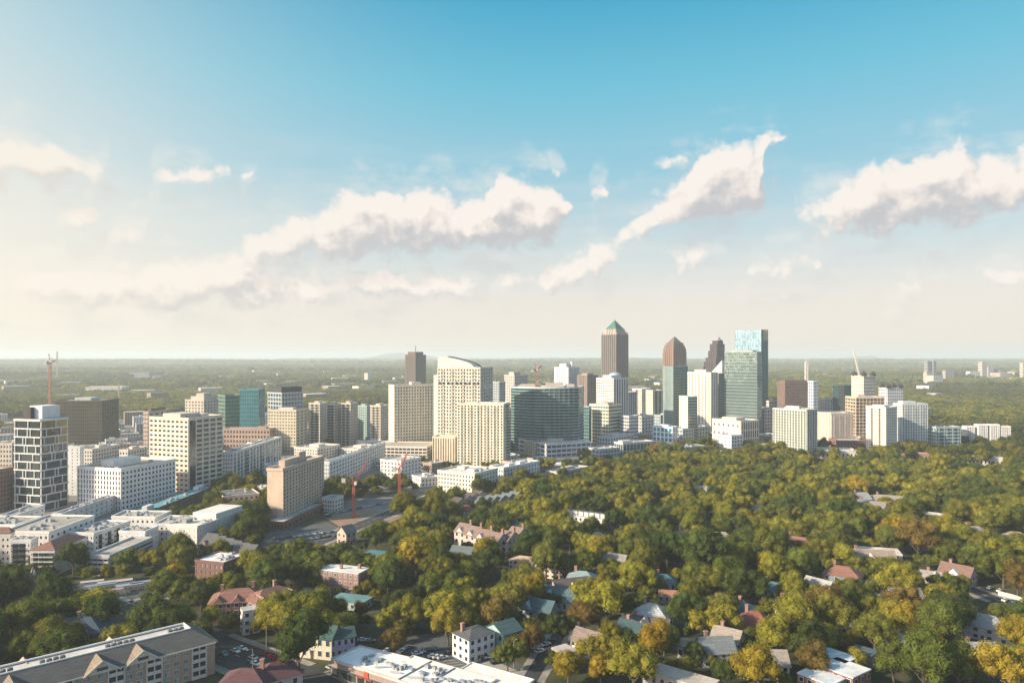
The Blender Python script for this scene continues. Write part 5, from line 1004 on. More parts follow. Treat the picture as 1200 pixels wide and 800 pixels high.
    # facade: bays of windows and framed balconies
    fl=4; fh=H/fl; wf=MB(); wf.box((0,0,0),(2.0,.16,1.9)); wfm=wf.mesh('window_frame',tr); pn=MB(); pn.box((-.46,0,0),(.84,.2,1.6)); pn.box((.46,0,0),(.84,.2,1.6)); pnm=pn.mesh('pane',glassm((.10,.15,.14),(.42,.50,.46),.25,.7))
    x=-1.5; k=0; n=0
    bal=MB(); bal.box((0,.0,0),(4.4,.10,fh-.25)); dark=wallm((.035,.04,.05)); balm=bal.mesh('balcony_opening',dark)  # dark flat sheet stands in for the shade inside the balcony
    rail=MB(); rail.box((0,-.25,-fh/2+.75),(4.5,.08,1.0)); rail.box((0,-.15,-fh/2+.13),(4.7,.5,.26)); railm=rail.mesh('balcony_rail',tr)
    post=MB(); post.box((0,-.12,H/2),(.38,.6,H)); postm=post.mesh('balcony_post',tr)
    xs=-3.5; pat=['b','w','w','w','b','w','w']; i=0
    while xs>-96:
        p=pat[i%7]; i+=1
        if p=='b':
            inst('balcony_post',postm,r,(xs+.2,-.1,0)); inst('balcony_post',postm,r,(xs-4.9,-.1,0)); inst('balcony_post',postm,r,(xs-2.35,-.1,0))
            for j in range(fl):
                o=inst('balcony_opening',balm,r,(xs-2.35,-.03,fh*(j+.5))); o2=inst('balcony_rail',railm,o,(0,0,0))
            xs-=5.8
        else:
            for j in range(fl):
                w_=inst('window',wfm,r,(xs-1.4,-.06,fh*(j+.5))); inst('pane',pnm,w_,(0,0,0))
            xs-=3.3
    for q in (3,8,13,17.5):
        for j in range(fl):
            w_=inst('window',wfm,r,(.06,q,fh*(j+.5)),math.pi/2); inst('pane',pnm,w_,(0,0,0))
foreground_apartments()
# white roofed shops at the bottom centre
def shops():
    t=math.atan2(-.54,.84); ex=Vector((.84,-.54)).normalized(); ey=Vector((.54,.84)).normalized()
    O=gp(388,772,6.4); O=Vector((O.x,O.y)); H=6.4
    r=thing('shop_row','long row of shops with bright white flat roof and brick front in the foreground','shop building',(O.x,O.y,0),None,t)
    poly=[O,O+ex*62,O+ex*62+ey*19,O+ey*15]; OCC.append(poly); CLEAR.append((O.y-30,385,759,530,800)); LM.append((455,785,'white roofed row of shops'))
    b=MB(); b.prism([(0,0),(62,0),(62,19),(24,19),(24,17),(0,15)],0,H-.4); b.build('wall',wallm((.30,.20,.17),scale=.7),r)
    b=MB(); b.prism([(.4,.4),(61.6,.4),(61.6,18.6),(24.4,18.6),(24.4,16.6),(.4,14.6)],H-.5,H); b.build('roof',roofm((.74,.72,.69),var=.16),r)
    b=MB()
    for (a,c) in (((0,0),(62,0)),((62,0),(62,19)),((62,19),(24,19)),((0,15),(24,17)),((0,0),(0,15)),((24,17),(24,19))): b.bar((*a,H-.1),(*c,H-.1),.45,.9)
    b.build('parapet',wallm((.55,.45,.40)),r)
    b=MB(); b.bar((33,0.3,H+.1),(33,18.8,H+.1),.4,.5); b.bar((44,0.3,H+.1),(44,18.8,H+.1),.4,.5); b.build('fire_wall',wallm((.2,.2,.2)),r)
    rnd=random.Random(11); um=MB(); um.box((0,0,.6),(2.0,1.4,1.2)); um.cyl((0,0),.5,.5,1.2,1.4,8); ume=um.mesh('rooftop_unit',wallm((.28,.30,.32)))
    for k in range(34):
        u=rnd.uniform(10,58); v=rnd.uniform(3,14) if k>12 else 9+rnd.uniform(-1.5,1.5)
        inst('rooftop_unit',ume,r,(u,v,H),rnd.choice((0,1.57)),(rnd.uniform(.5,1.3),rnd.uniform(.6,1.3),rnd.uniform(.4,1)))
    ds=MB()
    for k in range(6):
        q=12+k*7.5; ds.bar((q,3,H+.5),(q+rnd.uniform(3,6),3+rnd.uniform(1,4),H+.5),.4,.4)
    ds.build('duct_run',wallm((.40,.41,.42)),r,kind='stuff')
    b=MB(); b.box((0,0,0),(3.4,.2,2.6)); sm=b.mesh('shop_window',glassm((.02,.03,.03),(.15,.17,.15),.2,.8)); b=MB(); b.box((0,-.5,0),(3.8,1.2,.15)); am=b.mesh('awning',paint((.30,.07,.06),.6)); am2=b.mesh('awning',paint((.08,.10,.10),.6))
    for k in range(14):
        w_=inst('shop_window',sm,r,(2.4+k*4.3,-.06,1.9)); inst('awning',am if k in (3,4) else am2,r,(2.4+k*4.3,-.1,3.7))
    b=MB(); b.box((18,-.2,4.9),(2.2,.25,2.2)); b.build('shop_sign',paint((.45,.08,.05),.5),r)
    # second building
    O2=gp(553,776,6.0); O2=Vector((O2.x,O2.y)); 
    r=thing('flat_roof_shop','square shop building with clean white flat roof right of the shop row','shop building',(O2.x,O2.y,0),None,t)
    poly=[O2,O2+ex*26,O2+ex*26-ey*30,O2-ey*30]; OCC.append(poly); CLEAR.append((O2.y-25,480,773,622,800))
    lp=[(0,-30),(27,-30),(27,0),(0,0)]
    b=MB(); b.prism(lp,0,5.6); b.build('wall',wallm((.42,.36,.31)),r)
    b=MB(); b.prism([(.4,-29.6),(26.6,-29.6),(26.6,-.4),(.4,-.4)],5.5,6); b.build('roof',roofm((.75,.72,.66),var=.14),r)
    b=MB()
    for i in range(4): b.bar((*lp[i],5.9),(*lp[(i+1)%4],5.9),.45,.8)
    b.build('parapet',wallm((.60,.57,.52)),r)
    for k in range(7): inst('rooftop_unit',ume,r,(8+k*1.6,-14+rnd.uniform(-3,2),6),.3,(.8,.9,.9))
    for k in range(3):
        b=MB(); b.box((27.06,-5-9*k,2),(.15,3,2.2)); b.build('window',DKG,r)
shops()
def burgundy():
    for (px,py,a,b_,h,th,lab) in ((290,822,17,13,8,-20,'house with dark burgundy hipped roof at the bottom edge, left one'),(322,812,16,13,7.5,15,'house with dark burgundy hipped roof at the bottom edge, right one')):
        house('burgundy_roof_house',lab,px,py,a,b_,h,th,'hip',4,(.42,.35,.32),(.16,.045,.06),2,3,3,roofmat=shingle((.17,.05,.065)),lm='burgundy roofed houses',chim=[(.5,.4)])
burgundy()
def church():
    c=gp(30,706); r=thing('church_tower','square gothic church tower with corner pinnacles and arched openings','church tower',(c.x,c.y,0),None,R(40)); H=zat(676,c.y)
    wm=wallm((.36,.29,.23),scale=.7); b=MB(); b.box((0,0,H/2),(7,7,H)); b.build('shaft',wm,r); LM.append((30,688,'church tower')); OCC.append([Vector((c.x+dx,c.y+dy)) for dx,dy in ((-4,-4),(4,-4),(4,4),(-4,4))]); CLEAR.append((c.y,19,672,41,700))
    for sx in (-1,1):
        for sy in (-1,1):
            b=MB(); b.box((sx*3.4,sy*3.4,H/2+.5),(1.5,1.5,H+1)); b.add([(sx*3.4-.9,sy*3.4-.9,H+1),(sx*3.4+.9,sy*3.4-.9,H+1),(sx*3.4+.9,sy*3.4+.9,H+1),(sx*3.4-.9,sy*3.4+.9,H+1),(sx*3.4,sy*3.4,H+4.2)],[(0,1,4),(1,2,4),(2,3,4),(3,0,4)]); b.build('pinnacle_buttress',wm,r)
    for (x,y,a) in ((0,-3.55,0),(-3.55,0,math.pi/2),(3.55,0,math.pi/2)):
        for dx in (-1.1,1.1):
            b=MB(); pts=[(-.65,0,-3),(.65,0,-3),(.65,0,.6),(0,0,1.8),(-.65,0,.6)]; b.add([(p[0],-.06,p[2]) for p in pts]+[(p[0],.06,p[2]) for p in pts],[(0,1,2,3,4),(9,8,7,6,5)]+[(i,i+5,(i+1)%5+5,(i+1)%5) for i in range(5)])
            o=b.build('belfry_opening',wallm((.05,.04,.04)),r,(x+dx*math.cos(a),y+dx*math.sin(a),H-5)); o.rotation_euler.z=a  # dark arched sheet stands in for shade behind the opening
    b=MB()
    for k in range(5):
        for (x,y) in ((-2.4+1.2*k,-3.3),(-3.3,-2.4+1.2*k),(3.3,-2.4+1.2*k)): b.box((x,y,H+.5),(.7,.7,1.2))
    b.build('battlements',wm,r,kind='stuff')
    house('church_nave','church nave with steep dark brown roof beside the gothic tower',8,712,26,14,7,40,'gable',8,(.26,.18,.14),(.13,.08,.065),1,5,2,roofmat=shingle((.12,.075,.06)),cat='church',rel=False)
    house('turquoise_cube_house','small turquoise shaded building at the left edge behind the church',-2,690,8,8,11,30,'flat',.4,(.40,.55,.56),(.45,.55,.56),3,2,2)
church()
# construction of low framed buildings near the white complex
def site():
    rnd=random.Random(4)
    for i,(x,y,a,b_) in enumerate(((118,692,16,7),(135,688,18,8),(128,699,14,6),(152,692,14,7),(108,688,12,6),(166,689,12,6))):
        c=gp(x,y); r=thing('building_frame',['leftmost low open timber frame of the building site','long open frame at the middle of the building site','open frame nearest the viewer on the building site','open frame with blue sheeting at the right of the building site','small pale frame at the left rear of the building site','small frame at the far right of the building site'][i],'building frame',(c.x,c.y,0),'low frames on the building site',R(35+rnd.uniform(-8,8)))
        b=MB()
        for u in range(5):
            for v in (-1,1): b.box((-a/2+a*u/4,v*b_/2,1.5),(.3,.3,3))
        b.box((0,-b_/2,3),(a,.3,.3)); b.box((0,b_/2,3),(a,.3,.3)); b.build('timber_frame',wallm((.50,.38,.30)),r)
        b=MB(); b.box((0,0,3.3),(a*.9,b_*.5,.2)); b.build('sheet_roof',paint(((.18,.30,.42),(.5,.45,.42),(.4,.25,.2),(.25,.36,.45),(.5,.47,.45),(.22,.3,.36))[i],.6),r)
        OCC.append([Vector((c.x-a/2,c.y-b_/2)),Vector((c.x+a/2,c.y-b_/2)),Vector((c.x+a/2,c.y+b_/2)),Vector((c.x-a/2,c.y+b_/2))])
site()
CLEAR.append((370,100,675,180,696)); CLEAR.append((300,255,752,330,785)); CLEAR.append((330,478,744,545,776)); CLEAR.append((520,385,588,470,612)); CLEAR.append((330,560,772,640,800)); CLEAR.append((400,1145,688,1200,712)); CLEAR.append((470,315,612,420,640));CLEAR.append((380,415,735,450,758))
bm_=MB()
for (x0_,y0_,th_,n_) in ((490,770,.3,16),(505,761,.3,14),(560,775,.3,9),(330,628,.7,20),(330,637,.7,20)):
    c_=gp(x0_,y0_)
    for k in range(n_): 
        q=(c_.x+k*2.7*math.cos(th_+1.57)*0+k*2.7*math.cos(th_-1.2),c_.y+k*2.7*math.sin(th_-1.2),.075); bm_.box(q,(4.8,.14,.01),th_)
struct(bm_.build('parking_bay_marking',paint((.6,.6,.58),.8)))
# ------------------------------------------------------------------ cars
def car_mesh():
    b=MB(); L,W=4.5,1.8
    pr=[(-2.25,.35),(-2.2,.95),(-1.2,1.02),(.95,1.0),(2.1,.85),(2.25,.4)]
    n=len(pr); b.add([(x,-W/2,z) for x,z in pr]+[(x,W/2,z) for x,z in pr],[tuple(range(n)),tuple(range(2*n-1,n-1,-1))]+[(i,i+n,(i+1)%n+n,(i+1)%n) for i in range(n)])
    c=MB(); pr=[(-1.7,.98),(-1.2,1.42),(.25,1.45),(1.05,.98)]; n=4
    c.add([(x,-.78,z) if z<1.2 else (x,-.62,z) for x,z in pr]+[(x,.78,z) if z<1.2 else (x,.62,z) for x,z in pr],[tuple(range(n)),tuple(range(2*n-1,n-1,-1))]+[(i,i+n,(i+1)%n+n,(i+1)%n) for i in range(n)])
    w_=MB(); n=12; vs=[(.33*math.cos(2*math.pi*i/n),y,.33*math.sin(2*math.pi*i/n)) for y in (-.11,.11) for i in range(n)]
    w_.add(vs,[tuple(range(n)),tuple(range(2*n-1,n-1,-1))]+[(i,i+n,(i+1)%n+n,(i+1)%n) for i in range(n)])
    r=MB(); r.box((-.5,0,1.45),(1.4,1.2,.05))
    return b,c,w_,r
cb,ccb,cw,cr_=car_mesh(); CARG=glassm((.02,.025,.03),(.06,.07,.08),.1,1); cabm=ccb.mesh('cabin_glass',CARG); whm=cw.mesh('wheel',wallm((.02,.02,.02)))
COLS=[('white',(.75,.75,.74)),('silver',(.45,.46,.48)),('black',(.02,.02,.025)),('dark red',(.28,.03,.03)),('blue grey',(.10,.16,.24)),('grey',(.2,.2,.21))]
CM={n_:(cb.mesh('body',paint(c_,.28,0,'car_paint')),cr_.mesh('car_roof',paint(c_,.28,0,'car_paint'))) for n_,c_ in COLS}
AUTO=[]   # (obj, look, noun, x, y) to be labelled from their surroundings
def car(x,y,th,coln,group,parts=True,world=None):
    c=world if world is not None else gp(x,y); r=thing('parked_car',None,'car',(c.x,c.y,.15),group,th)
    bm,rm_=CM[coln]; inst('body',bm,r,(0,0,0)); inst('cabin_glass',cabm,r,(0,0,0))
    if parts:
        inst('car_roof',rm_,r,(0,0,0.02))
        for sx in (-1.4,1.4):
            for sy in (-.85,.85): inst('wheel',whm,r,(sx,sy,.33))
    px,py=proj(r.location); AUTO.append((r,coln,'car',px,py))
rd=math.atan2(-.576,.817)
for (x,y,c_) in ((276,764,'white'),(284,761,'white'),(297,772,'silver'),(312,768,'dark red'),(322,773,'dark red'),(345,786,'white'),(262,768,'grey'),(338,782,'black'),(300,779,'white'),(398,790,'black'),(412,796,'dark red'),(388,784,'silver')): car(x,y,rd,c_,'cars on the road')
for (x,y,c_,t_) in ((489,767,'white',.3),(493,765,'silver',.3),(508,770,'white',.4),(513,771,'white',.4),(519,772,'silver',.4),(503,763,'black',.3),(509,762,'blue grey',.3),(470,764,'white',1.2),(541,768,'silver',.2),(575,771,'white',.2),(581,777,'black',.5),(527,765,'black',.9),(425,751,'white',.1),(434,752,'grey',.1),(548,772,'black',.3),(565,768,'silver',.2),(455,763,'silver',.9),(478,760,'grey',.9)): car(x,y,t_,c_,'cars in the parking lots')
rnd=random.Random(21)
for k in range(22):      # rows in the lot under the cranes
    x=384+k*3.9; y=603-k*.75; car(x,y,1.0,rnd.choice(['white','white','silver','grey','black']),'cars in the lot below the cranes',False)
for k in range(18):
    x=322+k*4.2; y=632-k*.5+(k%2)*5; car(x,y,.7,rnd.choice(['white','silver','black','blue grey']),'cars beside the tan tower',False)
for (x,y,c_) in ((640,756,'white'),(633,764,'white'),(628,760,'silver'),(646,752,'black'),(215,690,'white'),(238,688,'white'),(44,747,'white'),(64,700,'white'),(1172,693,'white'),(1160,690,'silver'),(1190,706,'blue grey'),(1178,704,'white')): car(x,y,.6,c_,'cars by the side roads')
# street lamps and poles
def lamp(x,y,h,lab,th=0):
    c=gp(x,y); r=thing('street_lamp',lab,'street lamp',(c.x,c.y,.1),'street lamps and poles',th)
    b=MB(); b.cyl((0,0),.14,.09,0,h,8); b.build('pole',paint((.30,.30,.30),.5),r); b=MB(); b.bar((0,0,h),(1.8,0,h+.3),.1); b.build('lamp_arm',paint((.30,.30,.30),.5),r); b=MB(); b.box((2.0,0,h+.28),(.8,.3,.15)); b.build('lamp_head',paint((.5,.5,.48),.5),r)
lamp(441,799,10,'lamp pole in front of the shop row'); lamp(602,782,10,'slim pale pole on the corner of the pale parking lot',1); lamp(312,765,10,'lamp pole on the far kerb of the wide road',2); lamp(296,788,9,'lamp pole between the road and the burgundy roofs',4); lamp(1142,676,14,'tall pale pole beside the road at right',1); lamp(341,792,10,'lamp pole beside the three trunked tree',1)
def retaining():
    b=MB(); P=[gp(1170,697),gp(1186,701),gp(1230,716)]
    r=thing('retaining_wall','pale low retaining wall along the road at the right edge','wall',P[1])
    for a,c in zip(P[:-1],P[1:]): b.bar((a-P[1])+Vector((0,0,1)),(c-P[1])+Vector((0,0,1)),.6,2.4)
    b.build('wall_face',wallm((.55,.50,.44)),r)
retaining()
# ------------------------------------------------------------------ low buildings filling the blocks
def inpoly(p,poly):
    x,y=p[0],p[1]; c=False; n=len(poly); j=n-1
    for i in range(n):
        a,b_=poly[i],poly[j]
        if (a[1]>y)!=(b_[1]>y) and x<(b_[0]-a[0])*(y-a[1])/(b_[1]-a[1])+a[0]: c=not c
        j=i
    return c
def segd(p,a,b_):
    ax,ay=a[0],a[1]; dx,dy=b_[0]-ax,b_[1]-ay; t=((p[0]-ax)*dx+(p[1]-ay)*dy)/max(1e-9,dx*dx+dy*dy); t=max(0,min(1,t))
    return math.hypot(p[0]-ax-t*dx,p[1]-ay-t*dy)
OB=[(min(q[0] for q in p),max(q[0] for q in p),min(q[1] for q in p),max(q[1] for q in p),p) for p in OCC]
def occupied(x,y,r):
    for (a,b_,c,d,p) in OB:
        if x<a-r or x>b_+r or y<c-r or y>d+r: continue
        if inpoly((x,y),p): return True
        if any(segd((x,y),p[i],p[(i+1)%len(p)])<r for i in range(len(p))): return True
    return False
def onroad(x,y,r): return any(segd((x,y),a,b_)<w_+r for a,b_,w_ in ROADS)
def covers(D,x,y,rx,ry,k=.75):
    for (Db,x0,y0,x1,y1) in CLEAR:
        if D>=Db-1: continue
        dx=max(x0-x,0,x-x1); dy=max(y0-y,0,y-y1)
        if dx<rx*k and dy<ry*k and (dx/max(rx,.1))**2+(dy/max(ry,.1))**2<k*k: return True
    return False
CITY=[(-80,640),(-80,492),(300,482),(450,474),(640,466),(1060,480),(1045,534),(700,540),(560,564),(500,580),(380,596),(250,600),(120,600),(0,612)]
def incity(x,y):
    px,py=proj((x,y,0)); return inpoly((px,py),CITY)
rnd=random.Random(99); t0=R(32); ct,st=math.cos(t0),math.sin(t0); cand=[]
for i in range(-75,75):
    for j in range(-8,92):
        u=i*29+rnd.uniform(-4,4); v=j*29+rnd.uniform(-4,4); x=u*ct-v*st; y=500+u*st+v*ct
        if y<560 or y>2300 or abs(x)>y*.74: continue
        if not incity(x,y): continue
        cand.append((x,y))
rnd.shuffle(cand); cand.sort(key=lambda c:c[1]+rnd.uniform(-260,260)); nf=0; OLD=len(OB)
WN=[('white',(.62,.60,.57)),('cream',(.58,.50,.40)),('brown brick',(.28,.18,.14)),('grey',(.36,.35,.34)),('tan',(.46,.36,.27))]
RN=[('white',(.68,.65,.60)),('pale grey',(.48,.46,.44)),('dark grey',(.16,.16,.17)),('sandy',(.50,.40,.31))]
for (x,y) in cand:
    if nf>=285: break
    wd=rnd.uniform(16,34); dp=rnd.uniform(13,28); h=rnd.choice((5,6,8,9,11,14,17)) if y<1300 else rnd.choice((8,12,16,22,30))
    rr=max(wd,dp)*.55
    if occupied(x,y,rr) or onroad(x,y,rr*.8): continue
    px,py=proj((x,y,h)); pr=rr/y*F
    if covers(y-rr,px,py+h/y*F*.3,pr,h/y*F*.7,.6): continue
    if 315<px<505 and 572<proj((x,y,0))[1]<640: continue
    wn_,wc=rnd.choice(WN); rn_,rc=rnd.choices(RN,(5,3,2,2))[0]
    ex=Vector((ct,st)); ey=Vector((-st,ct)); o=Vector((x,y)); poly=[o-ex*wd/2-ey*dp/2,o+ex*wd/2-ey*dp/2,o+ex*wd/2+ey*dp/2,o-ex*wd/2+ey*dp/2]
    fl=max(1,int(h/3.4)); lim=16 if y<850 else 0
    r=tower('low_building',None,'building',poly,h,fl,{0:(int(wd/3.6),.45,.48),3:(int(dp/3.6),.45,.48)},wallc=wc,roofc=rc,limit=lim,dep=.25,parapet=.7,units=rnd.randint(2,5) if y<1200 else 0,group='low city blocks',clear=False,plant=((rnd.uniform(.3,.7),rnd.uniform(.3,.7),.25,.25,2.6),) if rnd.random()<.5 else ())
    AUTO.append((r,f'low {wn_} building, {rn_} roof,','',px,py)); OB.append((min(q[0] for q in poly),max(q[0] for q in poly),min(q[1] for q in poly),max(q[1] for q in poly),poly)); nf+=1
for k in range(230):     # far houses and sheds showing between the distant trees
    D=rnd.uniform(1900,6500); x=rnd.uniform(-.70,.70)*D
    if incity(x,D) or occupied(x,D,30): continue
    wd=rnd.uniform(18,60)*(1+D/7000); dp=rnd.uniform(18,40); h=rnd.uniform(12,22)+D*.0015; z=terr(x,D)
    wn_,wc=rnd.choice(WN); b=MB(); t_=R(rnd.uniform(10,50)); b.box((0,0,h/2),(wd,dp,h)); px,py=proj((x,D,z+h))
    r=thing('far_house',None,'building',(x,D,z),'far buildings among the distant trees',t_); b.build('wall',wallm(wc),r); b=MB(); b.box((0,0,h+.4),(wd+1,dp+1,.8)); b.build('roof',roofm(rnd.choice(RN)[1]),r)
    AUTO.append((r,f'far {wn_} building','',px,py))
def shed(x,y,wd,dp,h,lab):
    D=F*CAMZ/(y-HZ); X=(x-600)/F*D; b=MB(); r=thing('warehouse',lab,'warehouse',(X,D,terr(X,D)),None,R(8)); b.box((0,0,h/2),(wd,dp,h)); b.build('wall',wallm((.62,.56,.48)),r); b=MB(); b.box((0,0,h+.5),(wd+2,dp+2,1)); b.build('roof',roofm((.72,.66,.58)),r)
shed(126,461,110,60,22,'long cream warehouse roof on the far plain at left'); shed(164,463,40,30,16,'small pale warehouse right of the long cream one')

# ------------------------------------------------------------------ trees
def leaf_mat(name,stuff=False):
    m,n=mat_new(name); oi=n.n('ShaderNodeObjectInfo'); geo=n.n('ShaderNodeNewGeometry')
    if stuff:
        cr=n.n('ShaderNodeValToRGB'); n.link(oi.outputs['Random'],cr.inputs[0]); e=cr.color_ramp; e.interpolation='CONSTANT'
        cols=[(0,COLT['dark green']),(.16,COLT['mid green']),(.42,COLT['olive green']),(.76,COLT['yellow-green']),(.965,COLT['orange-brown'])]
        e.elements[0].color=(*cols[0][1],1); e.elements[1].position=cols[1][0]; e.elements[1].color=(*cols[1][1],1)
        for p_,c_ in cols[2:]: q=e.elements.new(p_); q.color=(*c_,1)
        base=cr.outputs[0]
    else: base=oi.outputs['Color']
    if stuff:
        bz=n.n('ShaderNodeTexNoise',i_Vector=oi.outputs['Location'],i_Scale=.0016,i_Detail=4.0); bv=n.mr(bz.outputs['Fac'],.38,.62,.62,1.25)
        base=n.mix(1.0,base,n.n('ShaderNodeCombineColor',i_0=bv,i_1=bv,i_2=bv).outputs[0],'MULTIPLY')
    tcn=n.n('ShaderNodeTexCoord')
    nz=n.n('ShaderNodeTexNoise',i_Vector=tcn.outputs['Object'],i_Scale=.38,i_Detail=4.0)
    v=n.math('ADD',n.mr(nz.outputs['Fac'],.34,.66,.60,1.38),n.math('MULTIPLY',n.math('SUBTRACT',geo.outputs['Random Per Island'],.5),.55))
    col=n.mix(1.0,base,n.n('ShaderNodeCombineColor',i_0=n.math('MULTIPLY',v,1.02),i_1=v,i_2=n.math('MULTIPLY',v,.9)).outputs[0],'MULTIPLY')
    d=n.n('ShaderNodeBsdfDiffuse'); n.link(col,d.inputs[0]); t=n.n('ShaderNodeBsdfTranslucent'); n.link(n.mix(1.0,col,(1.25,1.15,.6),'MULTIPLY'),t.inputs[0])
    mx=n.n('ShaderNodeMixShader'); mx.inputs[0].default_value=.38; n.link(d.outputs[0],mx.inputs[1]); n.link(t.outputs[0],mx.inputs[2])
    n.link(mx.outputs[0],n.n('ShaderNodeOutputMaterial').inputs[0]); return m
COLT={'dark green':(.072,.098,.030),'mid green':(.120,.142,.034),'olive green':(.165,.168,.036),'yellow-green':(.235,.220,.038),'golden yellow':(.28,.215,.032),'orange-brown':(.16,.115,.038)}
LEAF=leaf_mat('foliage'); LEAFS=leaf_mat('woodland_foliage',True); BARK=wallm((.10,.075,.055),name='bark')
def crown_mesh(seed,Rr=8.0,zc=9.5,rz=6.3,nl=26,leaves=7600,ls=.52,core=True,asym=.25):
    r=random.Random(seed); lobes=[(Vector((0,0,zc)),Rr*.62)]
    for k in range(nl):
        a=r.uniform(0,2*math.pi); s=r.uniform(-.35,1.0); cs=math.sqrt(max(0,1-s*s)); q=r.uniform(.48,.80)
        wob=1+asym*math.sin(a*2+seed)+asym*.6*math.sin(a*3+seed*2)
        c=Vector((math.cos(a)*cs*Rr*q*wob,math.sin(a)*cs*Rr*q*wob,zc+s*rz*q*r.uniform(.85,1.2))); lobes.append((c,Rr*r.choice((.15,.20,.25,.30,.36,.40))*r.uniform(.9,1.1)))
    b=MB(); bm=bmesh.new()
    if core:
        for c,rad in lobes:
            k=bmesh.ops.create_icosphere(bm,subdivisions=1,radius=rad*.84)
            for v in k['verts']: v.co=Vector((v.co.x,v.co.y,v.co.z*.9))*r.uniform(.88,1.05)+c
        bm.verts.ensure_lookup_table(); b.add([v.co.copy() for v in bm.verts],[[v.index for v in f.verts] for f in bm.faces])
    bm.free()
    tot=sum(l[1]**2 for l in lobes[1:]); n=0
    for c,rad in lobes[1:]:
        for k in range(int(leaves*rad*rad/tot)):
            z=r.uniform(-.75,1); a=r.uniform(0,2*math.pi); cs=math.sqrt(1-z*z); d=Vector((cs*math.cos(a),cs*math.sin(a),z)); p=c+d*rad*r.uniform(.82,1.08)*(1 if r.random()<.8 else r.uniform(1,1.18))
            if any((p-c2).length<r2*.80 for c2,r2 in lobes if c2 is not c): continue
            nn=(d+Vector((r.uniform(-1,1),r.uniform(-1,1),r.uniform(-.6,1)))*.75).normalized(); x=nn.orthogonal().normalized(); y=nn.cross(x); ang=r.uniform(0,6.28); x,y=x*math.cos(ang)+y*math.sin(ang),y*math.cos(ang)-x*math.sin(ang)
            s1=ls*r.uniform(.6,1.25); s2=s1*r.uniform(.55,.95)
            b.add([p-x*s1*.5,p-y*s2*.5,p+x*s1*.5,p+y*s2*.5],[(0,1,2,3)]); n+=1
    return b.mesh('crown',LEAF)
def trunk_mesh(seed,H=9.5):
    r=random.Random(seed); b=MB(); b.cyl((0,0),.55,.30,0,H*.55,8)
    for k in range(5):
        a=k*1.26+r.uniform(-.4,.4); p=Vector((0,0,H*r.uniform(.3,.5))); q=p+Vector((math.cos(a)*3.2,math.sin(a)*3.2,H*.38)); b.bar(p,q,.28); b.bar(q,q+Vector((math.cos(a+.5)*2,math.sin(a+.5)*2,2)),.16)
    b.bar((0,0,H*.5),(.3,.2,H),.3); return b.mesh('trunk',BARK)
BROAD=[crown_mesh(s,nl=nl,asym=a,rz=rz) for s,nl,a,rz in ((1,36,.15,6.3),(2,44,.25,6.0),(3,32,.18,7.4),(4,48,.28,5.8),(5,40,.12,6.8),(6,34,.32,6.4),(7,46,.22,7.2))]
TR=[trunk_mesh(s) for s in (1,2,3)]
def conifer_mesh(seed,H=7,Rr=1.1,leaves=520,ls=.35):
    r=random.Random(seed); b=MB(); b.cyl((0,0),Rr*.75,.1,.4,H*.96,8)
    for k in range(leaves):
        t=r.random()**.8; z=.4+t*(H-.4); rad=Rr*(1-t)**.55*(1 if t>.12 else .8)*r.uniform(.85,1.12); a=r.uniform(0,6.28); p=Vector((rad*math.cos(a),rad*math.sin(a),z)); d=Vector((math.cos(a),math.sin(a),.3)); nn=(d+Vector((r.uniform(-1,1),r.uniform(-1,1),r.uniform(-1,1)))*.5).normalized(); x=nn.orthogonal().normalized(); y=nn.cross(x)
        b.add([p-x*ls*.5,p-y*ls*.5,p+x*ls*.5,p+y*ls*.5],[(0,1,2,3)])
    return b.mesh('crown',LEAF)
CYP=[conifer_mesh(1),conifer_mesh(2)]; CONE=conifer_mesh(3,9,2.6,1500,.5)
trees=[]; CELL={}
def near_ok(x,y,r,k=.80):
    ci,cj=int(x//24),int(y//24)
    for i in (ci-1,ci,ci+1):
        for j in (cj-1,cj,cj+1):
            for (a,b_,q) in CELL.get((i,j),()):
                if math.hypot(a-x,b_-y)<(q+r)*k: return False
    return True
def put(x,y,r,col): trees.append((x,y,r,col)); CELL.setdefault((int(x//24),int(y//24)),[]).append((x,y,r))
D_='dark green';M_='mid green';O_='olive green';Y_='yellow-green';G_='golden yellow';B_='orange-brown'
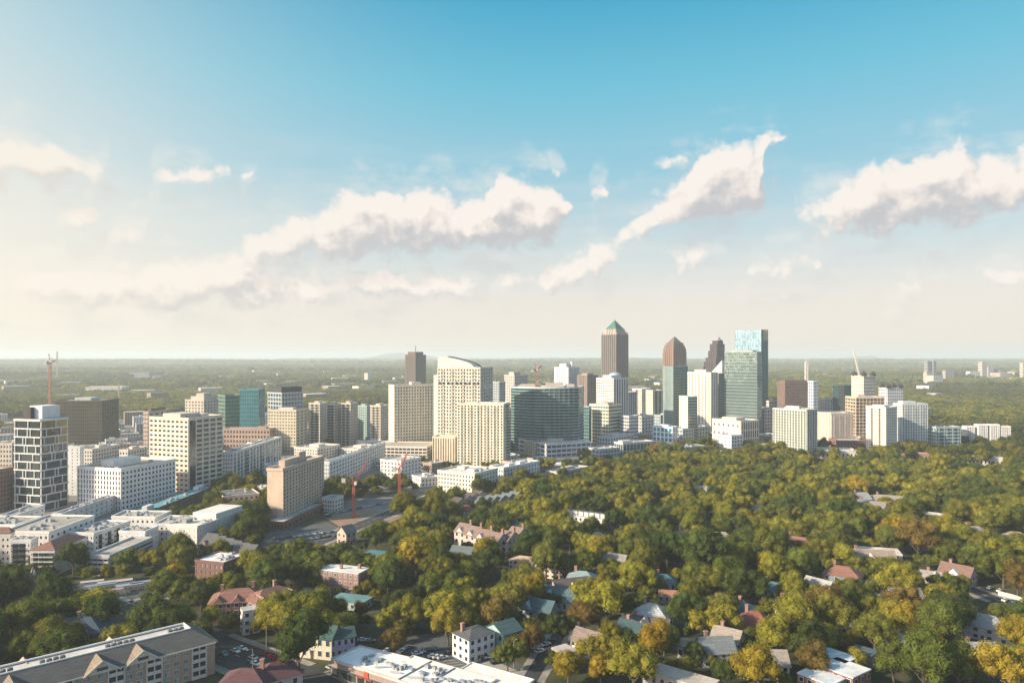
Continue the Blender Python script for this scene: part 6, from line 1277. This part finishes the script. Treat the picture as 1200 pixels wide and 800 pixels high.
spec=[(63,742,46,Y_),(228,786,50,O_),(350,776,70,D_),(205,670,30,G_),(222,676,24,G_),(264,690,26,Y_),(248,714,30,Y_),(268,722,26,Y_),(328,732,58,Y_),(366,730,42,O_),(400,728,38,O_),(372,693,34,O_),(430,730,34,O_),(455,718,34,Y_),(482,716,36,Y_),(488,660,46,G_),(515,672,40,O_),(545,694,36,Y_),(585,728,46,B_),(462,746,34,B_),(540,744,26,Y_),(475,600,44,O_),(511,603,34,O_),(573,660,40,D_),(655,622,40,Y_),(612,603,34,O_),(702,712,58,Y_),(684,722,44,B_),(657,733,36,D_),(624,742,30,B_),(716,756,62,G_),(645,788,58,D_),(742,780,54,Y_),(768,754,46,G_),(798,758,40,O_),(836,734,50,Y_),(805,716,42,D_),(782,654,54,D_),(828,662,56,D_),(740,658,40,D_),(925,772,44,Y_),(945,752,58,D_),(888,786,58,G_),(970,716,54,B_),(1047,724,46,Y_),(1085,790,72,M_),(1062,750,44,G_),(1092,752,40,G_),(1192,745,48,G_),(1172,722,34,M_),(1182,792,66,G_),(960,630,26,G_),(1003,643,18,B_),(1076,640,46,B_),(1176,668,42,M_),(1060,650,40,D_),(1110,720,54,D_),(1000,700,40,D_),(872,690,46,D_),(900,650,44,O_),(560,770,26,Y_),(595,760,30,M_),(620,765,34,M_),(668,700,30,O_),(530,600,26,O_),(280,600,32,O_),(292,612,30,D_),(268,600,26,D_),(302,590,20,O_),(388,578,22,O_),(210,690,34,M_),(150,705,44,D_),(120,720,46,D_),(180,725,48,D_),(210,720,40,M_),(30,735,60,M_),(20,765,50,D_),(100,690,36,M_),(60,690,30,D_),(80,712,40,M_),(12,720,40,D_),(200,745,38,D_),(232,742,36,D_),(165,755,26,M_),(300,760,34,D_),(270,752,30,D_),(420,650,36,D_),(440,632,34,D_),(470,640,34,D_),(395,650,30,O_),(360,660,36,D_),(345,672,34,D_),(455,680,40,D_),(470,700,34,D_),(510,640,34,O_),(590,690,34,D_),(610,665,30,B_),(750,700,26,O_),(600,745,24,D_),(640,660,40,M_)]
for (px,py,dm,col) in spec:
    z=9.0; D=F*(CAMZ-z)/(py-HZ); r=dm/2/F*D; x=(px-600)/F*D
    if occupied(x,D,r*.3): 
        for k in range(12):
            D+=2; x=(px-600)/F*D
            if not occupied(x,D,r*.3): break
        else: continue
    if covers(D,px,py,dm/2,dm/2,.45): continue
    put(x,D,r,col)
BND=[(-300,650),(0,650),(190,622),(250,602),(256,574),(312,572),(400,576),(470,572),(520,586),(640,563),(700,541),(800,528),(1500,524)]
OPEN=[[(318,600),(500,577),(505,596),(470,608),(420,640),(300,648)],[(385,775),(424,755),(560,772),(640,800),(640,830),(385,830)]]
def bnd(px):
    for (a,ya),(b_,yb) in zip(BND[:-1],BND[1:]):
        if a<=px<=b_: return ya+(yb-ya)*(px-a)/(b_-a)
    return 600
rnd=random.Random(5)
for k in range(19000):
    y=math.sqrt(rnd.uniform(262**2,960**2)); x=rnd.uniform(-.86,.86)*y; px,py=proj((x,y,0))
    if py<bnd(px): continue
    if any(inpoly((px,py),o) for o in OPEN): continue
    r=rnd.choice((4.5,6,7,7.5,8,8.5,9,10))*(1 if y<520 else .95)
    if k>10500: r=rnd.uniform(2.6,5)
    if not near_ok(x,y,r,.64): continue
    if occupied(x,y,r*.35) or onroad(x,y,0): continue
    cx,cy=proj((x,y,r*1.15))
    if covers(y,cx,cy,r/y*F,r/y*F,.46 if px<560 else .50): continue
    nz=noise.noise(Vector((x/45,y/45,2.2)))+rnd.uniform(-.35,.35)+ (.18 if (py>690 and px>560) else 0)-(.3 if px<330 else 0)
    col=D_ if nz<-.26 else M_ if nz<-.04 else O_ if nz<.24 else Y_ if nz<.52 else (G_ if rnd.random()<.7 else B_)
    put(x,y,r,col)
LM+= [(75,690,'church side tree belt'),(480,690,'dark central trees'),(1000,560,'upper right forest edge')][:0]
vis=[]
for t in trees:
    px,py=proj((t[0],t[1],t[2]*1.1)); pr=t[2]/t[1]*F
    vis.append((-(pr) if (-pr<px<1200+pr and py<800+pr*.7) else 1,t,px,py))
vis.sort(key=lambda v:v[0]); nT=0; rest=[]
rnd=random.Random(8)
for key,t,px,py in vis:
    x,y,r,col=t; s=r/8.0*1.02
    if key<0 and nT<296:
        th=thing('broadleaf_tree',None,'tree',(x,y,0),'trees of the leafy neighbourhood',rnd.uniform(0,6.28)); hs_=s*rnd.uniform(.88,1.12)
        th.scale=(s,s,hs_)
        o=inst('crown',rnd.choice(BROAD),th,(0,0,0)); c=COLT[col]; j=rnd.uniform(.85,1.15); o.color=(c[0]*j*rnd.uniform(.92,1.08),c[1]*j,c[2]*j,1)
        inst('trunk',rnd.choice(TR),th,(0,0,0)); nT+=1
        sz='large' if r>8.6 else 'small' if r<5.5 else 'mid-sized'
        AUTO.append((th,f'{sz} {col} tree','',px,py))
    else: rest.append((x,y,0,s,rnd.uniform(0,6.28),rnd.randrange(7)))
# hedge of slim cypresses behind the apartment building and two small conifers
for k in range(15):
    px=3+k*5.0; py=777+4*math.sin(k*1.7)+k*.35; c=gp(px,py); th=thing('cypress_tree',f'slim pale green cypress, number {ordn[k] if k<7 else ""} ' ,'cypress',(c.x,c.y,0),'row of slim cypresses behind the apartment building'); s=rnd.uniform(.75,1.05); th.scale=(s,s,s)
    o=inst('crown',CYP[k%2],th,(0,0,0)); o.color=(.10,.115,.03,1); b=MB(); b.cyl((0,0),.12,.1,0,.6,6); b.build('trunk',BARK,th)
    th['label']='slim pale green cypress in the hedge row behind the foreground apartments, '+(('first','second','third','fourth','fifth','sixth','seventh','eighth','ninth','tenth','eleventh','twelfth','thirteenth','fourteenth','fifteenth')[k])+' from left'
for (px,py,lab) in ((1011,762,'small dark cone shaped conifer in front of the long white hall'),(1024,760,'smaller cone shaped conifer right of the first before the long white hall')):
    c=gp(px,py); th=thing('conifer_tree',lab,'conifer',(c.x,c.y,0)); o=inst('crown',CONE,th,(0,0,0)); o.color=(.05,.075,.025,1); b=MB(); b.cyl((0,0),.2,.15,0,.6,6); b.build('trunk',BARK,th)
# woodland farther away: one mass, instanced from crowns
MIDM=[crown_mesh(s,nl=16,leaves=900,ls=1.25,asym=.2) for s in (31,32,33)]
LOW=[crown_mesh(s,nl=12,leaves=260,ls=2.4,asym=.25,rz=5) for s in (41,42)]
def gn_mass(name,pts,protos,label):
    me=bpy.data.meshes.new(name); me.from_pydata([(p[0],p[1],p[2]) for p in pts],[],[])
    for nm,idx,ty in (('scl',3,'FLOAT'),('rot',4,'FLOAT'),('kind_no',5,'INT')):
        at=me.attributes.new(nm,ty,'POINT'); at.data.foreach_set('value',[p[idx] for p in pts])
    o=bpy.data.objects.new(name,me); C.objects.link(o); o['kind']='stuff'; o['label']=label
    ng=bpy.data.node_groups.new(name,'GeometryNodeTree'); ng.interface.new_socket('Geometry',in_out='INPUT',socket_type='NodeSocketGeometry'); ng.interface.new_socket('Geometry',in_out='OUTPUT',socket_type='NodeSocketGeometry')
    nn=ng.nodes.new; L=ng.links.new; gi=nn('NodeGroupInput'); go=nn('NodeGroupOutput'); jn=nn('GeometryNodeJoinGeometry')
    def attr(n_,ty):
        a=nn('GeometryNodeInputNamedAttribute'); a.data_type=ty; a.inputs['Name'].default_value=n_; return a.outputs['Attribute']
    cx=nn('ShaderNodeCombineXYZ'); L(attr('rot','FLOAT'),cx.inputs[2]); sx=nn('ShaderNodeCombineXYZ'); sa=attr('scl','FLOAT'); L(sa,sx.inputs[0]); L(sa,sx.inputs[1]); L(sa,sx.inputs[2])
    for k,pm in enumerate(protos):
        cmp=nn('FunctionNodeCompare'); cmp.data_type='INT'; cmp.operation='EQUAL'; L(attr('kind_no','INT'),cmp.inputs[2]); cmp.inputs[3].default_value=k
        po=bpy.data.objects.new('woodland_crown_source',pm)      # never linked: only a mesh source for the node tree
        oi=nn('GeometryNodeObjectInfo'); oi.inputs['Object'].default_value=po; oi.inputs['As Instance'].default_value=True
        ip=nn('GeometryNodeInstanceOnPoints'); L(gi.outputs[0],ip.inputs['Points']); L(cmp.outputs[0],ip.inputs['Selection']); L(oi.outputs['Geometry'],ip.inputs['Instance']); L(cx.outputs[0],ip.inputs['Rotation']); L(sx.outputs[0],ip.inputs['Scale'])
        L(ip.outputs[0],jn.inputs[0])
    sm_=nn('GeometryNodeSetMaterial'); sm_.inputs['Material'].default_value=LEAFS; L(jn.outputs[0],sm_.inputs[0]); L(sm_.outputs[0],go.inputs[0])
    md=o.modifiers.new('scatter','NODES'); md.node_group=ng; return o
rest=[p for p in rest]
mid=[];rnd=random.Random(77)
sp=12.5; y=760.0
while y<2500:
    x=-.80*y
    while x<.80*y:
        X=x+rnd.uniform(-4.5,4.5); Y_w=y+rnd.uniform(-4.5,4.5); x+=sp
        px,py=proj((X,Y_w,0))
        if py>=bnd(px) and Y_w<960: continue
        ic=inpoly((px,py),CITY); nz=noise.noise(Vector((X/140,Y_w/140,5)))+noise.noise(Vector((X/40,Y_w/40,9)))*.5
        if ic and (nz<.30 or rnd.random()<.35): continue
        if not ic and (nz<-.62): continue
        r=rnd.uniform(5.5,9)*(.75 if ic else 1)
        if occupied(X,Y_w,r*.5): continue
        if ic:
            cx,cy=proj((X,Y_w,r)); 
            if covers(Y_w,cx,cy,r/Y_w*F,r/Y_w*F,.7): continue
        mid.append((X,Y_w,terr(X,Y_w),r/8,rnd.uniform(0,6.28),rnd.randrange(3)))
    y+=sp
far=[]; y=2500.0
while y<16000:
    sp=26 if y<4500 else 42 if y<7500 else 80
    x=-.80*y
    while x<.80*y:
        X=x+rnd.uniform(-.4,.4)*sp; Yw=y+rnd.uniform(-.4,.4)*sp; x+=sp
        nz=noise.noise(Vector((X/500,Yw/500,5)))+noise.noise(Vector((X/150,Yw/150,9)))*.5
        if nz<-.24: continue
        if occupied(X,Yw,25): continue
        far.append((X,Yw,terr(X,Yw)-2-sp*.03,sp/14*rnd.uniform(.75,1.1)*(1 if y<7500 else .8),rnd.uniform(0,6.28),rnd.randrange(2)))
    y+=sp
open('/workdir/log.txt','w').write(str((nT,len(rest),len(mid),len(far),nf,len(cand)))) if False else print('trees',nT,'rest',len(rest),'mid',len(mid),'far',len(far),'fill',nf)
gn_mass('woodland',rest,BROAD,'rest of the dense tree canopy of the neighbourhood')
gn_mass('distant_woodland',mid,MIDM,'tree canopy around and beyond the city blocks')
gn_mass('far_woodland',far,LOW,'far wooded plain reaching the horizon')
# ------------------------------------------------------------------ labels from the surroundings
cntL={}; pend=[]
OR=['first','second','third','fourth','fifth','sixth','seventh','eighth','ninth','tenth','eleventh','twelfth','thirteenth','fourteenth','fifteenth','sixteenth','seventeenth','eighteenth','nineteenth','twentieth']
for (o,look,noun,px,py) in AUTO:
    best=None
    ds=sorted(LM,key=lambda l:math.hypot(l[0]-px,(l[1]-py)*1.3))[:4]
    for k,l in enumerate(ds):
        dx,dy=px-l[0],py-l[1]; dist=math.hypot(dx,dy)
        if abs(dx)>abs(dy)*1.2: rel='left of' if dx<0 else 'right of'
        else: rel='in front of' if dy>0 else 'behind'
        if dist<32: rel='just '+rel
        txt=f"{look}{(' '+noun) if noun else ''} {rel} the {l[2]}".strip()
        if len(txt.split())>13: txt=txt.replace(' roof,','',1).replace('building, ','building by ') if False else txt.replace('just ','').replace('dark with','with')
        if len(txt.split())>13: txt=txt.replace(' the ',' ',1)
        if len(txt.split())>13: txt=txt.replace('behind tall','behind').replace('of tall','of').replace('brown brick','brick')
        sc_=cntL.get(txt,0)*1.0+k*.8
        if best is None or sc_<best[0]: best=(sc_,txt)
    cntL[best[1]]=cntL.get(best[1],0)+1; pend.append((o,best[1],px,py))
byt={}
for p_ in pend: byt.setdefault(p_[1],[]).append(p_)
for txt,ls in byt.items():
    if len(ls)==1: ls[0][0]['label']=txt
    else:
        for k,p_ in enumerate(sorted(ls,key=lambda q:q[2])): p_[0]['label']=f'{txt}, {OR[min(k,19)]} from left'
